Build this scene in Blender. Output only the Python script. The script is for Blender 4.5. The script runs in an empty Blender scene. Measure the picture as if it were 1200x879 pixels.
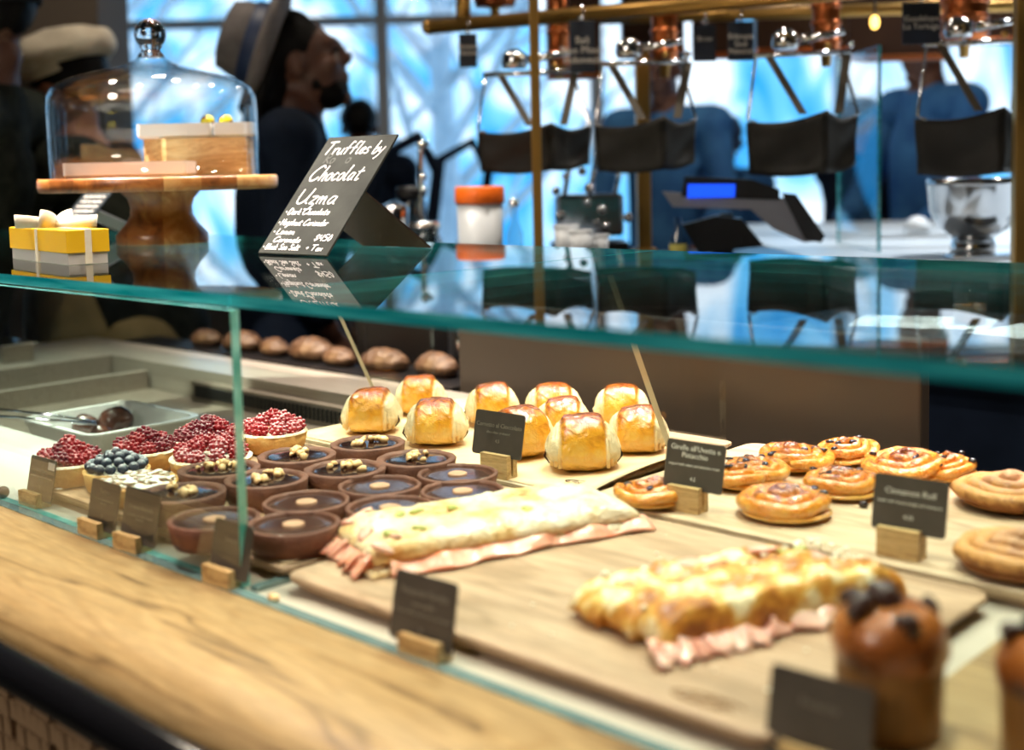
import bpy, bmesh, random
from math import *
from mathutils import Vector, Matrix, noise
random.seed(7)
C = bpy.context.scene.collection
sc = bpy.context.scene

# ------------------------------------------------------------------ camera
FPX, CXP, CYP = 1450.0, 600.0, 323.0          # focal length in px, principal point
TH, PT, RL = radians(43.2), atan(.085), .022  # yaw, pitch, roll
EYE = Vector((0, 0, 1.40))
Fv = Vector((-sin(TH)*cos(PT), cos(TH)*cos(PT), -sin(PT)))
Rv0 = Vector((cos(TH), sin(TH), 0)); Uv0 = Rv0.cross(Fv)
Rv = Rv0*cos(RL) - Uv0*sin(RL); Uv = Uv0*cos(RL) + Rv0*sin(RL)
cam = bpy.data.cameras.new('camera'); camo = bpy.data.objects.new('camera', cam); C.objects.link(camo)
camo.matrix_world = Matrix(((Rv.x, Uv.x, -Fv.x, EYE.x), (Rv.y, Uv.y, -Fv.y, EYE.y), (Rv.z, Uv.z, -Fv.z, EYE.z), (0, 0, 0, 1)))
cam.sensor_width = 36; cam.lens = FPX/1200*36; cam.shift_y = -(439.5-CYP)/1200
cam.clip_start = .05; cam.clip_end = 200
cam.dof.use_dof = True; cam.dof.focus_distance = 1.66; cam.dof.aperture_fstop = 2.5
sc.camera = camo
sc.view_settings.view_transform = 'Standard'; sc.view_settings.look = 'None'
sc.view_settings.exposure = 0.0; sc.view_settings.gamma = 1; sc.view_settings.use_curve_mapping = False
sc.cycles.use_denoising = True
try: sc.cycles.denoiser = 'OPENIMAGEDENOISE'
except Exception: pass
sc.cycles.max_bounces = 10; sc.cycles.transparent_max_bounces = 24; sc.cycles.glossy_bounces = 5
sc.cycles.transmission_bounces = 8; sc.cycles.diffuse_bounces = 4
sc.cycles.caustics_reflective = False; sc.cycles.caustics_refractive = False
sc.cycles.sample_clamp_indirect = 6

def ray(x, y): return Fv + Rv*((x-CXP)/FPX) - Uv*((y-CYP)/FPX)
def G(x, y, z):                       # point of the horizontal plane z seen at (x, y)
    d = ray(x, y); return EYE + d*((z-EYE.z)/d.z)
def D(x, y, dep): return EYE + ray(x, y)*dep
def RM(u, v, z): return Vector((cos(TH)*u - sin(TH)*v, sin(TH)*u + cos(TH)*v, z))   # room frame: u right, v away

# ------------------------------------------------------------------ world
w = bpy.data.worlds.new('sky'); sc.world = w; w.use_nodes = True
wt = w.node_tree; wt.nodes.clear()
def wn(t, **k):
    n = wt.nodes.new(t)
    for a, b in k.items(): setattr(n, a, b)
    return n
wo = wn('ShaderNodeOutputWorld'); wb = wn('ShaderNodeBackground'); wc = wn('ShaderNodeTexCoord')
wm = wn('ShaderNodeMapping'); wns = wn('ShaderNodeTexNoise'); wr = wn('ShaderNodeValToRGB')
wm.inputs['Scale'].default_value = (14, 14, 7)
wns.inputs['Scale'].default_value = 1.3; wns.inputs['Detail'].default_value = 3; wns.inputs['Distortion'].default_value = 1.2
cr = wr.color_ramp; cr.elements[0].position = .34; cr.elements[0].color = (.03, .36, .86, 1)
cr.elements[1].position = .61; cr.elements[1].color = (1.0, 1.1, 1.2, 1)
e = cr.elements.new(.47); e.color = (.20, .64, 1.05, 1)
wt.links.new(wc.outputs['Generated'], wm.inputs[0]); wt.links.new(wm.outputs[0], wns.inputs[0])
wt.links.new(wns.outputs[0], wr.inputs[0]); wt.links.new(wr.outputs[0], wb.inputs[0])
wb.inputs[1].default_value = 1.5; wt.links.new(wb.outputs[0], wo.inputs[0])

# ------------------------------------------------------------------ lamps (ceiling spots over the case, then added fill lights)
def lamp(name, loc, power, size, color=(1, .86, .68), kind='AREA', target=None, spread=180):
    l = bpy.data.lights.new(name, kind); l.energy = power; l.color = color
    if kind == 'AREA': l.shape = 'DISK'; l.size = size; l.spread = radians(spread)
    else: l.shadow_soft_size = size
    o = bpy.data.objects.new(name, l); C.objects.link(o); o.location = loc
    if target is not None: o.rotation_euler = (Vector(target)-Vector(loc)).to_track_quat('-Z', 'Y').to_euler()
    return o
for i, (x, y) in enumerate([(-1.9, 1.5), (-1.45, .55), (-1.0, 1.75), (-.55, .8), (-.2, 1.7), (-1.5, 2.2)]):
    lamp('ceiling_and_fill_spot', (x, y, 2.9), 7.6, .09, (1, .88, .74), target=(x*.75-.25, y*.4+.6, 1.0), spread=70)
lamp('fill_light', (-.9, -.5, 2.95), 6.5, 1.0, (1, .87, .72), target=(-.8, .7, 1.0))  # added broad soft fill for the whole scene, not a real fitting
lamp('fill_light', (-1.1, -1.9, 2.7), 13, .6, (1, .88, .76), target=(-1.1, .6, .95), spread=120)  # added fill from behind the camera, lifts counter front and cards
lamp('ceiling_and_fill_spot', (-.9, 3.6, 2.95), 22, .15, (.9, .95, 1), target=(-.9, 3.3, 1.0), spread=90)  # added lamp that brightens the pale counter
lamp('ceiling_and_fill_spot', (-2.35, .75, 2.9), 20, .09, (1, .88, .74), target=(-2.0, 1.2, 1.0), spread=50)  # added lamp that brightens the steel well and white tray
for x, y in ((-2.7, 1.7), (-2.3, 3.6), (-.4, 3.3)):
    lamp('ceiling_and_fill_spot', (x, y, 2.95), 9, .12, (1, .85, .66), target=(x, y, 0))  # added background fills that lift the people and the bar

# ------------------------------------------------------------------ materials
def nodes(name):
    m = bpy.data.materials.new(name); m.use_nodes = True; t = m.node_tree
    return m, t, t.nodes['Principled BSDF'], t.nodes['Material Output']
def N(t, k, **a):
    n = t.nodes.new(k)
    for x, y in a.items():
        if x.startswith('i_'): n.inputs[x[2:].replace('_', ' ')].default_value = y
        else: setattr(n, x, y)
    return n
def c4(c): return (c[0], c[1], c[2], 1)
def ramp(t, stops):
    r = N(t, 'ShaderNodeValToRGB'); r.color_ramp.elements[0].position = stops[0][0]; r.color_ramp.elements[0].color = c4(stops[0][1])
    r.color_ramp.elements[1].position = stops[-1][0]; r.color_ramp.elements[1].color = c4(stops[-1][1])
    for p, c in stops[1:-1]: r.color_ramp.elements.new(p).color = c4(c)
    return r
def M(name, col, rough=.5, metal=0, c2=None, sc_=20, stops=None, bump=None, coat=0, emis=None, sss=0, stretch=(1, 1, 1), alpha=None, spec=None):
    m, t, b, o = nodes(name)
    b.inputs['Base Color'].default_value = c4(col); b.inputs['Roughness'].default_value = rough; b.inputs['Metallic'].default_value = metal
    if spec is not None: b.inputs['Specular IOR Level'].default_value = spec
    if coat: b.inputs['Coat Weight'].default_value = coat; b.inputs['Coat Roughness'].default_value = .12
    if sss: b.inputs['Subsurface Weight'].default_value = sss; b.inputs['Subsurface Radius'].default_value = (.01, .004, .002); b.inputs['Subsurface Scale'].default_value = .5
    if emis: b.inputs['Emission Color'].default_value = c4(emis[0]); b.inputs['Emission Strength'].default_value = emis[1]
    if c2 or stops or bump:
        tc = N(t, 'ShaderNodeTexCoord'); mp = N(t, 'ShaderNodeMapping'); mp.inputs['Scale'].default_value = stretch
        t.links.new(tc.outputs['Object'], mp.inputs[0])
    if c2 or stops:
        n = N(t, 'ShaderNodeTexNoise', i_Scale=sc_, i_Detail=5.0); t.links.new(mp.outputs[0], n.inputs[0])
        r = ramp(t, stops or [(.35, col), (.65, c2)]); t.links.new(n.outputs[0], r.inputs[0]); t.links.new(r.outputs[0], b.inputs['Base Color'])
    if bump:
        n2 = N(t, 'ShaderNodeTexNoise', i_Scale=bump[0], i_Detail=4.0); t.links.new(mp.outputs[0], n2.inputs[0])
        bp = N(t, 'ShaderNodeBump', i_Strength=bump[1], i_Distance=bump[2] if len(bump) > 2 else .002)
        t.links.new(n2.outputs[0], bp.inputs['Height']); t.links.new(bp.outputs[0], b.inputs['Normal'])
    return m
def wood(name, ca, cb, cd, axis=0, scale=1.0, rough=.4, ring=10, coat=0, space='Object'):
    m, t, b, o = nodes(name)
    tc = N(t, 'ShaderNodeTexCoord'); mp = N(t, 'ShaderNodeMapping')
    s = [scale*1.0]*3
    for k in range(3): s[k] = scale*(.9 if k == axis else 6.5)
    mp.inputs['Scale'].default_value = s
    t.links.new(tc.outputs[space], mp.inputs[0])
    n1 = N(t, 'ShaderNodeTexNoise', i_Scale=1.0, i_Detail=3.0, i_Distortion=.6); t.links.new(mp.outputs[0], n1.inputs[0])
    mu = N(t, 'ShaderNodeMath', operation='MULTIPLY'); mu.inputs[1].default_value = ring; t.links.new(n1.outputs[0], mu.inputs[0])
    pp = N(t, 'ShaderNodeMath', operation='PINGPONG'); pp.inputs[1].default_value = 1.0; t.links.new(mu.outputs[0], pp.inputs[0])
    n2 = N(t, 'ShaderNodeTexNoise', i_Scale=14.0, i_Detail=6.0); t.links.new(mp.outputs[0], n2.inputs[0])
    r = ramp(t, [(0, cd), (.16, ca), (.7, cb), (1, ca)]); t.links.new(pp.outputs[0], r.inputs[0])
    r2 = ramp(t, [(.3, (.72, .72, .72)), (.7, (1.1, 1.1, 1.1))]); t.links.new(n2.outputs[0], r2.inputs[0])
    mx = N(t, 'ShaderNodeMix', data_type='RGBA', blend_type='MULTIPLY'); mx.inputs[0].default_value = .8
    t.links.new(r.outputs[0], mx.inputs[6]); t.links.new(r2.outputs[0], mx.inputs[7]); t.links.new(mx.outputs[2], b.inputs['Base Color'])
    b.inputs['Roughness'].default_value = rough
    if coat: b.inputs['Coat Weight'].default_value = coat; b.inputs['Coat Roughness'].default_value = .25
    bp = N(t, 'ShaderNodeBump', i_Strength=.15, i_Distance=.001); t.links.new(n2.outputs[0], bp.inputs['Height']); t.links.new(bp.outputs[0], b.inputs['Normal'])
    return m
def sheet(name, tint, ior=1.5, rough=0.0, extra=0.0, dust=0.0):
    # plain sheet glass: clear, with Fresnel reflections
    m, t, b, o = nodes(name); t.nodes.remove(b)
    tr = N(t, 'ShaderNodeBsdfTransparent'); tr.inputs[0].default_value = c4(tint)
    gl = N(t, 'ShaderNodeBsdfGlossy', i_Roughness=rough); fr = N(t, 'ShaderNodeFresnel', i_IOR=ior); mx = N(t, 'ShaderNodeMixShader')
    gm = N(t, 'ShaderNodeNewGeometry'); mr = N(t, 'ShaderNodeMapRange'); mr.inputs[3].default_value = ior; mr.inputs[4].default_value = 1/ior   # both faces of the sheet reflect alike
    t.links.new(gm.outputs['Backfacing'], mr.inputs[0]); t.links.new(mr.outputs[0], fr.inputs[0])
    fac = fr.outputs[0]
    if extra:
        ad = N(t, 'ShaderNodeMath', operation='ADD', use_clamp=True); ad.inputs[1].default_value = extra; t.links.new(fac, ad.inputs[0]); fac = ad.outputs[0]
    t.links.new(fac, mx.inputs[0]); t.links.new(tr.outputs[0], mx.inputs[1]); t.links.new(gl.outputs[0], mx.inputs[2])
    out = mx.outputs[0]
    if dust:
        df = N(t, 'ShaderNodeBsdfDiffuse'); df.inputs[0].default_value = (.9, .9, .9, 1); m2 = N(t, 'ShaderNodeMixShader')
        tc = N(t, 'ShaderNodeTexCoord'); nz = N(t, 'ShaderNodeTexNoise', i_Scale=260.0, i_Detail=2.0); t.links.new(tc.outputs['Object'], nz.inputs[0])
        r = ramp(t, [(.68, (dust, dust, dust)), (.74, (.5, .5, .5))]); t.links.new(nz.outputs[0], r.inputs[0]); t.links.new(r.outputs[0], m2.inputs[0])
        t.links.new(out, m2.inputs[1]); t.links.new(df.outputs[0], m2.inputs[2]); out = m2.outputs[0]
    t.links.new(out, o.inputs[0]); return m
def sugared(name, ca, cb, amount=.5, scale=160, rough=.35, nz=.2):
    # icing sugar lies on faces that look up
    m, t, b, o = nodes(name)
    tc = N(t, 'ShaderNodeTexCoord'); gm = N(t, 'ShaderNodeNewGeometry'); sp = N(t, 'ShaderNodeSeparateXYZ'); t.links.new(gm.outputs['Normal'], sp.inputs[0])
    n1 = N(t, 'ShaderNodeTexNoise', i_Scale=scale, i_Detail=3.0); t.links.new(tc.outputs['Object'], n1.inputs[0])
    n0 = N(t, 'ShaderNodeTexNoise', i_Scale=scale*.2, i_Detail=2.0); t.links.new(tc.outputs['Object'], n0.inputs[0])
    r0 = ramp(t, [(.35, ca), (.65, cb)]); t.links.new(n0.outputs[0], r0.inputs[0])
    mu = N(t, 'ShaderNodeMath', operation='MULTIPLY_ADD'); mu.inputs[1].default_value = nz; t.links.new(sp.outputs[2], mu.inputs[0]); t.links.new(n1.outputs[0], mu.inputs[2])
    r = ramp(t, [(.74-amount*.3, (0, 0, 0)), (.86-amount*.3, (.9, .9, .9))]); t.links.new(mu.outputs[0], r.inputs[0])
    mx = N(t, 'ShaderNodeMix', data_type='RGBA'); t.links.new(r.outputs[0], mx.inputs[0]); t.links.new(r0.outputs[0], mx.inputs[6]); mx.inputs[7].default_value = (.93, .9, .9, 1)
    t.links.new(mx.outputs[2], b.inputs['Base Color']); b.inputs['Roughness'].default_value = rough
    b.inputs['Subsurface Weight'].default_value = .15; b.inputs['Subsurface Radius'].default_value = (.006, .002, .002)
    return m

m_oak = wood('oak_counter', (.33, .205, .080), (.40, .265, .115), (.17, .10, .038), 0, 2.2, .5, 9)
m_board = wood('oak_board', (.43, .275, .165), (.50, .34, .215), (.33, .205, .115), 0, 2.2, .5, 4)
m_board2 = wood('pale_board', (.52, .37, .23), (.60, .45, .29), (.42, .28, .16), 0, 2.6, .5, 4)
m_holder = wood('oak_holder', (.55, .36, .15), (.68, .48, .23), (.38, .22, .08), 0, 9, .45, 5)
m_acacia = wood('acacia', (.36, .13, .035), (.52, .24, .07), (.14, .045, .012), 2, 6, .32, 5, coat=.3)
m_riser = wood('oak_riser', (.60, .38, .16), (.74, .52, .26), (.45, .26, .09), 0, 8, .4, 5)
m_walnut = wood('walnut_tile', (.34, .22, .12), (.46, .31, .18), (.2, .12, .06), 2, 5, .5, 4)
m_paper = M('parchment', (.70, .49, .27), .6, c2=(.76, .55, .32), sc_=30, bump=(60, .2))
m_steel = M('brushed_steel', (.44, .39, .33), .28, .4, c2=(.36, .31, .26), sc_=40, stretch=(.1, 4, 4))
m_well = M('well_metal', (.20, .165, .13), .3, .3, c2=(.27, .23, .18), sc_=10)
m_plate = M('display_base', (.50, .44, .35), .35, .1, c2=(.56, .50, .41), sc_=12, spec=.6)
m_plate_l = M('pale_shelf', (.72, .69, .63), .35, .1)
m_dark = M('black_metal', (.012, .011, .012), .28, .3)
m_slot = M('slot_black', (.01, .01, .01), .6)
m_rail = M('dark_rail', (.004, .004, .005), .14, .0, spec=.6)
m_glass = sheet('case_glass', (.985, .995, .99), 1.5, dust=.0)
m_top = sheet('top_glass', (.80, .90, .88), 1.62, extra=.05)
m_front = sheet('front_glass', (.93, .96, .95), 1.5, extra=.035)
m_pane = sheet('window_glass', (.95, .98, 1), 1.45)
m_domeg = sheet('dome_glass', (.97, .985, .985), 1.5, extra=.01)
m_edgev = M('glass_edge_bright', (.10, .46, .40), .08, 0, c2=(.34, .78, .74), sc_=30, stretch=(1, 1, .8), spec=.9, coat=.6)
m_edge = M('glass_edge', (.0, .24, .29), .08, 0, c2=(.07, .54, .60), sc_=6, stretch=(1, 1, 14), spec=.9, coat=.6)
m_edge2 = M('glass_edge_pale', (.15, .23, .22), .12, 0, c2=(.10, .17, .17), sc_=8, spec=.9, coat=.5)
m_strip = M('glass_strip_edge', (.72, .66, .55), .2, 0, c2=(.55, .52, .42), sc_=9, spec=.8)
m_card = M('card_brown', (.060, .048, .038), .42, 0, c2=(.075, .060, .048), sc_=30)
m_cardb = M('card_back_edge', (.25, .22, .19), .5)
m_ink = M('white_ink', (.78, .74, .68), .6)
m_chalkink = M('chalk_ink', (.95, .90, .90), .7)
m_inkd = M('dull_ink', (.22, .19, .15), .6)
m_chalk = M('chalkboard', (.022, .024, .022), .6, c2=(.042, .045, .041), sc_=14, bump=(90, .1), spec=.12)
m_signback = M('sign_back', (.022, .013, .009), .6, spec=.12)
m_white = M('white_porcelain', (.88, .87, .85), .22, spec=.6)
m_whitet = M('white_tray', (.80, .79, .76), .25)
m_yellow = M('yellow_card', (.86, .50, .005), .38)
m_boxwhite = M('box_white', (.72, .68, .66), .5)
m_ribbon = M('cream_ribbon', (.80, .70, .52), .32, c2=(.88, .80, .66), sc_=60)
m_blackc = M('black_card', (.012, .016, .020), .4, c2=(.02, .024, .028), sc_=80, spec=.12)
# pastry
def baked(name, lo, mid, hi, zlo, zhi, xw=None, pale=(.86, .70, .42), scale=60, coat=.7, rough=.3, streak=1.0, wrinkle=.5, ws=130):
    m, t, b, o = nodes(name)
    tc = N(t, 'ShaderNodeTexCoord'); sp = N(t, 'ShaderNodeSeparateXYZ'); t.links.new(tc.outputs['Object'], sp.inputs[0])
    n = N(t, 'ShaderNodeTexNoise', i_Scale=scale, i_Detail=5.0, i_Distortion=1.0); t.links.new(tc.outputs['Object'], n.inputs[0])
    mr = N(t, 'ShaderNodeMapRange'); mr.inputs[1].default_value = zlo; mr.inputs[2].default_value = zhi; t.links.new(sp.outputs[2], mr.inputs[0])
    ad = N(t, 'ShaderNodeMath', operation='MULTIPLY_ADD'); ad.inputs[1].default_value = streak; ad.inputs[2].default_value = -.5*streak; t.links.new(n.outputs[0], ad.inputs[0])
    a2 = N(t, 'ShaderNodeMath', operation='ADD', use_clamp=True); t.links.new(mr.outputs[0], a2.inputs[0]); t.links.new(ad.outputs[0], a2.inputs[1])
    r = ramp(t, [(.15, lo), (.55, mid), (.95, hi)]); t.links.new(a2.outputs[0], r.inputs[0]); col = r.outputs[0]
    b.inputs['Roughness'].default_value = rough; b.inputs['Coat Weight'].default_value = coat; b.inputs['Coat Roughness'].default_value = .08
    if xw:
        ab = N(t, 'ShaderNodeMath', operation='ABSOLUTE'); t.links.new(sp.outputs[0], ab.inputs[0])
        n3 = N(t, 'ShaderNodeMath', operation='MULTIPLY_ADD'); n3.inputs[1].default_value = .006; t.links.new(n.outputs[0], n3.inputs[0]); t.links.new(ab.outputs[0], n3.inputs[2])
        m2 = N(t, 'ShaderNodeMapRange'); m2.inputs[1].default_value = xw+.002; m2.inputs[2].default_value = xw+.006; t.links.new(n3.outputs[0], m2.inputs[0])
        mx = N(t, 'ShaderNodeMix', data_type='RGBA'); t.links.new(m2.outputs[0], mx.inputs[0]); t.links.new(col, mx.inputs[6]); mx.inputs[7].default_value = c4(pale); col = mx.outputs[2]
        iv = N(t, 'ShaderNodeMath', operation='MULTIPLY_ADD'); iv.inputs[1].default_value = -coat; iv.inputs[2].default_value = coat; t.links.new(m2.outputs[0], iv.inputs[0]); t.links.new(iv.outputs[0], b.inputs['Coat Weight'])
    t.links.new(col, b.inputs['Base Color'])
    n2 = N(t, 'ShaderNodeTexNoise', i_Scale=float(ws), i_Detail=4.0, i_Distortion=.7); t.links.new(tc.outputs['Object'], n2.inputs[0])
    bp = N(t, 'ShaderNodeBump', i_Strength=wrinkle, i_Distance=.005); t.links.new(n2.outputs[0], bp.inputs['Height']); t.links.new(bp.outputs[0], b.inputs['Normal']); t.links.new(bp.outputs[0], b.inputs['Coat Normal'])
    return m
m_bun = baked('bun_crust', (.90, .56, .12), (.88, .40, .03), (.42, .09, .008), .004, .066, xw=.026, streak=.9, coat=1.0, rough=.22, wrinkle=.75, ws=75)
m_danish = baked('danish_dough', (.88, .50, .11), (.78, .27, .02), (.17, .030, .005), .004, .036, scale=60, streak=1.0, coat=1.0, rough=.22, wrinkle=.7)
m_cinn = baked('cinnamon_dough', (.28, .10, .02), (.60, .29, .08), (.46, .23, .11), .010, .034, scale=70, streak=1.3, coat=.05, rough=.6, wrinkle=.5)
m_raisin = M('raisin', (.02, .010, .010), .25, coat=.5, bump=(200, .6))
m_shell = M('tart_shell_golden', (.78, .46, .15), .6, c2=(.62, .30, .08), sc_=60, bump=(220, .5))
m_cshell = M('tart_shell_chocolate', (.10, .030, .014), .65, c2=(.17, .060, .030), sc_=60, bump=(220, .5))
m_gan = M('ganache', (.022, .008, .006), .16, coat=.6, bump=(40, .12))
m_gan2 = M('ganache_set', (.050, .018, .012), .22, coat=.45, c2=(.075, .030, .018), sc_=25, bump=(50, .15))
m_nut = M('hazelnut', (.74, .32, .05), .35, c2=(.90, .70, .42), sc_=110, coat=.4)
m_nuts = M('hazelnut_slice', (.42, .22, .12), .5, c2=(.55, .32, .19), sc_=70)
m_almond = sugared('sugared_almond', (.80, .50, .20), (.88, .66, .38), .62, 90, .5, .25)
m_rasp = sugared('raspberry', (.36, .006, .016), (.62, .02, .035), .22, 420, .3)
m_rasp2 = sugared('raspberry_dusted', (.45, .015, .035), (.70, .05, .06), .45, 300, .35)
m_raspd = sugared('raspberry_dark', (.14, .004, .022), (.40, .010, .03), .20, 420, .3)
m_blue = sugared('blueberry', (.010, .014, .035), (.03, .04, .08), .36, 150, .5)
m_cream = M('cream', (.85, .78, .62), .5)
m_sug = M('sugar_rim', (.90, .82, .70), .7, c2=(.80, .58, .32), sc_=120)
m_foc = M('focaccia_pale', (.86, .68, .40), .5, stops=[(.32, (.50, .20, .04)), (.42, (.70, .44, .17)), (.54, (.78, .62, .40)), (.72, (.82, .73, .58))], sc_=22, bump=(60, 1.0, .008), coat=.15)
m_foc2 = M('focaccia_golden', (.80, .5, .15), .45, stops=[(.34, (.28, .08, .012)), (.45, (.58, .23, .03)), (.53, (.70, .40, .09)), (.60, (.84, .70, .42))], sc_=32, bump=(70, .8, .004), coat=.25)
m_ham = M('ham', (.78, .36, .26), .35, c2=(.86, .55, .43), sc_=40, bump=(90, .3), coat=.25, sss=.2)
m_ham2 = M('ham_deep', (.78, .26, .15), .3, c2=(.90, .52, .38), sc_=45, bump=(90, .3), coat=.4, sss=.2)
m_green = M('courgette', (.28, .30, .05), .4, c2=(.50, .50, .14), sc_=90)
m_muf = M('muffin_paper', (.19, .080, .018), .45, c2=(.28, .13, .03), sc_=14, stretch=(3, 3, .6))
m_mufc = M('muffin_crust', (.35, .09, .015), .3, stops=[(.32, (.07, .020, .008)), (.47, (.34, .095, .015)), (.68, (.50, .18, .035))], sc_=22, bump=(60, .7, .004), coat=.4)
m_choc = M('chocolate', (.06, .022, .014), .25, c2=(.10, .035, .02), sc_=40, coat=.5)
m_bread = M('bread_loaf', (.42, .20, .07), .6, stops=[(.35, (.035, .013, .004)), (.55, (.085, .035, .010)), (.7, (.18, .10, .04))], sc_=18, bump=(60, .5, .004))
# background
m_brass = M('brass', (.42, .24, .06), .35, .75)
m_copper = M('copper', (.55, .16, .05), .28, .9)
m_chrome = M('chrome', (.75, .76, .78), .12, 1.0)
m_leather = M('dark_leather', (.013, .012, .010), .55, c2=(.024, .022, .018), sc_=12, spec=.25)
m_leather2 = M('leather_strap', (.09, .075, .055), .5)
m_orange = M('orange_plastic', (.95, .17, .01), .4)
m_cloudy = M('frosted_plastic', (.52, .55, .58), .3)
m_cup = M('paper_cup_white', (.72, .76, .80), .5)
m_skin = M('skin_brown', (.11, .045, .028), .5, sss=.1)
m_skin2 = M('skin_fair', (.50, .24, .17), .5, sss=.1)
m_hair = M('black_hair', (.004, .0035, .0035), .5, bump=(120, .8, .004), spec=.12)
m_hat = M('grey_felt', (.15, .14, .145), .8, c2=(.22, .20, .20), sc_=20, spec=.12)
m_band = M('hat_band', (.02, .04, .11), .5)
m_cap = M('cream_cotton', (.66, .58, .46), .8, c2=(.80, .73, .60), sc_=16, bump=(30, .5, .01))
m_beanie = M('charcoal_wool', (.02, .02, .023), .9, spec=.12)
m_navy = M('navy_cloth', (.005, .010, .022), .8, c2=(.009, .016, .035), sc_=10, spec=.12)
m_blueshirt = M('blue_shirt', (.03, .11, .30), .7, c2=(.06, .20, .45), sc_=8, spec=.12)
m_plaid = M('dark_flannel', (.010, .012, .010), .8, c2=(.030, .035, .026), sc_=22, spec=.12)
m_khaki = M('khaki_cloth', (.30, .215, .09), .8, c2=(.40, .29, .13), sc_=10, bump=(9, .8, .02))
m_black = M('black_plastic', (.012, .012, .014), .35)
m_screen = M('blue_screen', (.01, .05, .5), .3, emis=((.01, .09, 1.0), 1.3))
m_greyp = M('grey_panel', (.30, .31, .36), .4)
m_counter = M('white_counter', (.66, .72, .76), .35, c2=(.58, .64, .68), sc_=3)
m_bronze = M('bronze_panel', (.060, .045, .033), .38, .2)
m_colm = M('column_plaster', (.13, .10, .075), .8)
m_wall = M('wall_plaster', (.10, .085, .07), .85, c2=(.12, .10, .08), sc_=4)
m_floor = M('floor_tiles', (.10, .09, .08), .4, c2=(.13, .12, .10), sc_=3)
m_frame = M('window_frame_white', (.80, .86, .92), .5)
m_trunk = M('pale_bark', (.60, .66, .72), .9, c2=(.80, .84, .88), sc_=9)
m_bulb = M('lamp_bulb', (1, .8, .3), .4, emis=((1, .58, .12), 5))
m_bowl = M('steel_bowl', (.55, .57, .60), .15, 1.0)
m_glassy = sheet('clear_jar', (.80, .86, .88), 1.5, extra=.06)
m_red = M('gold_yellow_chocolate', (.14, .02, .015), .25, stops=[(.42, (.12, .018, .012)), (.5, (.72, .60, .02)), (.7, (.80, .72, .05))], sc_=50, coat=.6)

# ------------------------------------------------------------------ builders
def tag(o, label, cat, group=None, kind=None):
    if label: o['label'] = label
    if cat: o['category'] = cat
    if group: o['group'] = group
    if kind: o['kind'] = kind
    return o
def T(name, label, cat, loc=(0, 0, 0), rz=0, group=None):
    o = bpy.data.objects.new(name, None); C.objects.link(o); o.location = loc; o.rotation_euler = (0, 0, rz); o.empty_display_size = .05
    return tag(o, label, cat, group)
def O(name, bm, mat, parent=None, label=None, smooth=True, loc=None, rot=None):
    me = bpy.data.meshes.new(name)
    if isinstance(bm, bpy.types.Mesh): me = bm
    else:
        bm.normal_update(); bm.to_mesh(me); bm.free()
        if smooth: me.shade_smooth()
        for m in (mat if isinstance(mat, (list, tuple)) else [mat]): me.materials.append(m)
    o = bpy.data.objects.new(name, me); C.objects.link(o)
    if parent: o.parent = parent
    if loc is not None: o.location = loc
    if rot is not None: o.rotation_euler = rot
    if label: o['label'] = label
    return o
def copy_tree(o, parent=None):
    c = o.copy(); C.objects.link(c); c.parent = parent
    for ch in list(o.children): copy_tree(ch, c)
    return c
def struct(name, bm, mat, smooth=False):
    o = O(name, bm, mat, smooth=smooth); o['kind'] = 'structure'; return o
def B(): return bmesh.new()
def add(bm, verts, faces, mi=0):
    vs = [bm.verts.new(v) for v in verts]
    for f in faces:
        try: bm.faces.new([vs[i] for i in f]).material_index = mi
        except ValueError: pass
    return bm
def box(bm, c, s, rot=None, bev=0, mi=0, seg=2):
    t = bmesh.new(); bmesh.ops.create_cube(t, size=1); bmesh.ops.scale(t, vec=s, verts=t.verts)
    if bev: bmesh.ops.bevel(t, geom=t.edges[:], offset=bev, segments=seg, affect='EDGES', profile=.5)
    return merge(bm, t, Matrix.Translation(Vector(c)) @ (rot.to_4x4() if rot is not None else Matrix()), mi)
def merge(bm, t, mtx=None, mi=0):
    if mtx is not None: bmesh.ops.transform(t, matrix=mtx, verts=t.verts)
    mp = {}
    for v in t.verts: mp[v.index] = None
    t.verts.index_update(); vs = [bm.verts.new(v.co) for v in t.verts]
    for f in t.faces:
        nf = bm.faces.new([vs[v.index] for v in f.verts]); nf.material_index = mi or f.material_index
    t.free(); return bm
def ball(bm, c, r, sub=2, rot=None, mi=0):
    t = bmesh.new(); bmesh.ops.create_icosphere(t, subdivisions=sub, radius=1)
    if not hasattr(r, '__len__'): r = (r, r, r)
    m = Matrix.Translation(Vector(c)) @ (rot.to_4x4() if rot is not None else Matrix()) @ Matrix.Diagonal((r[0], r[1], r[2], 1))
    return merge(bm, t, m, mi)
def frame_of(d):
    d = d.normalized(); a = Vector((0, 0, 1)) if abs(d.z) < .9 else Vector((1, 0, 0))
    u = d.cross(a).normalized(); return u, d.cross(u).normalized()
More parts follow.
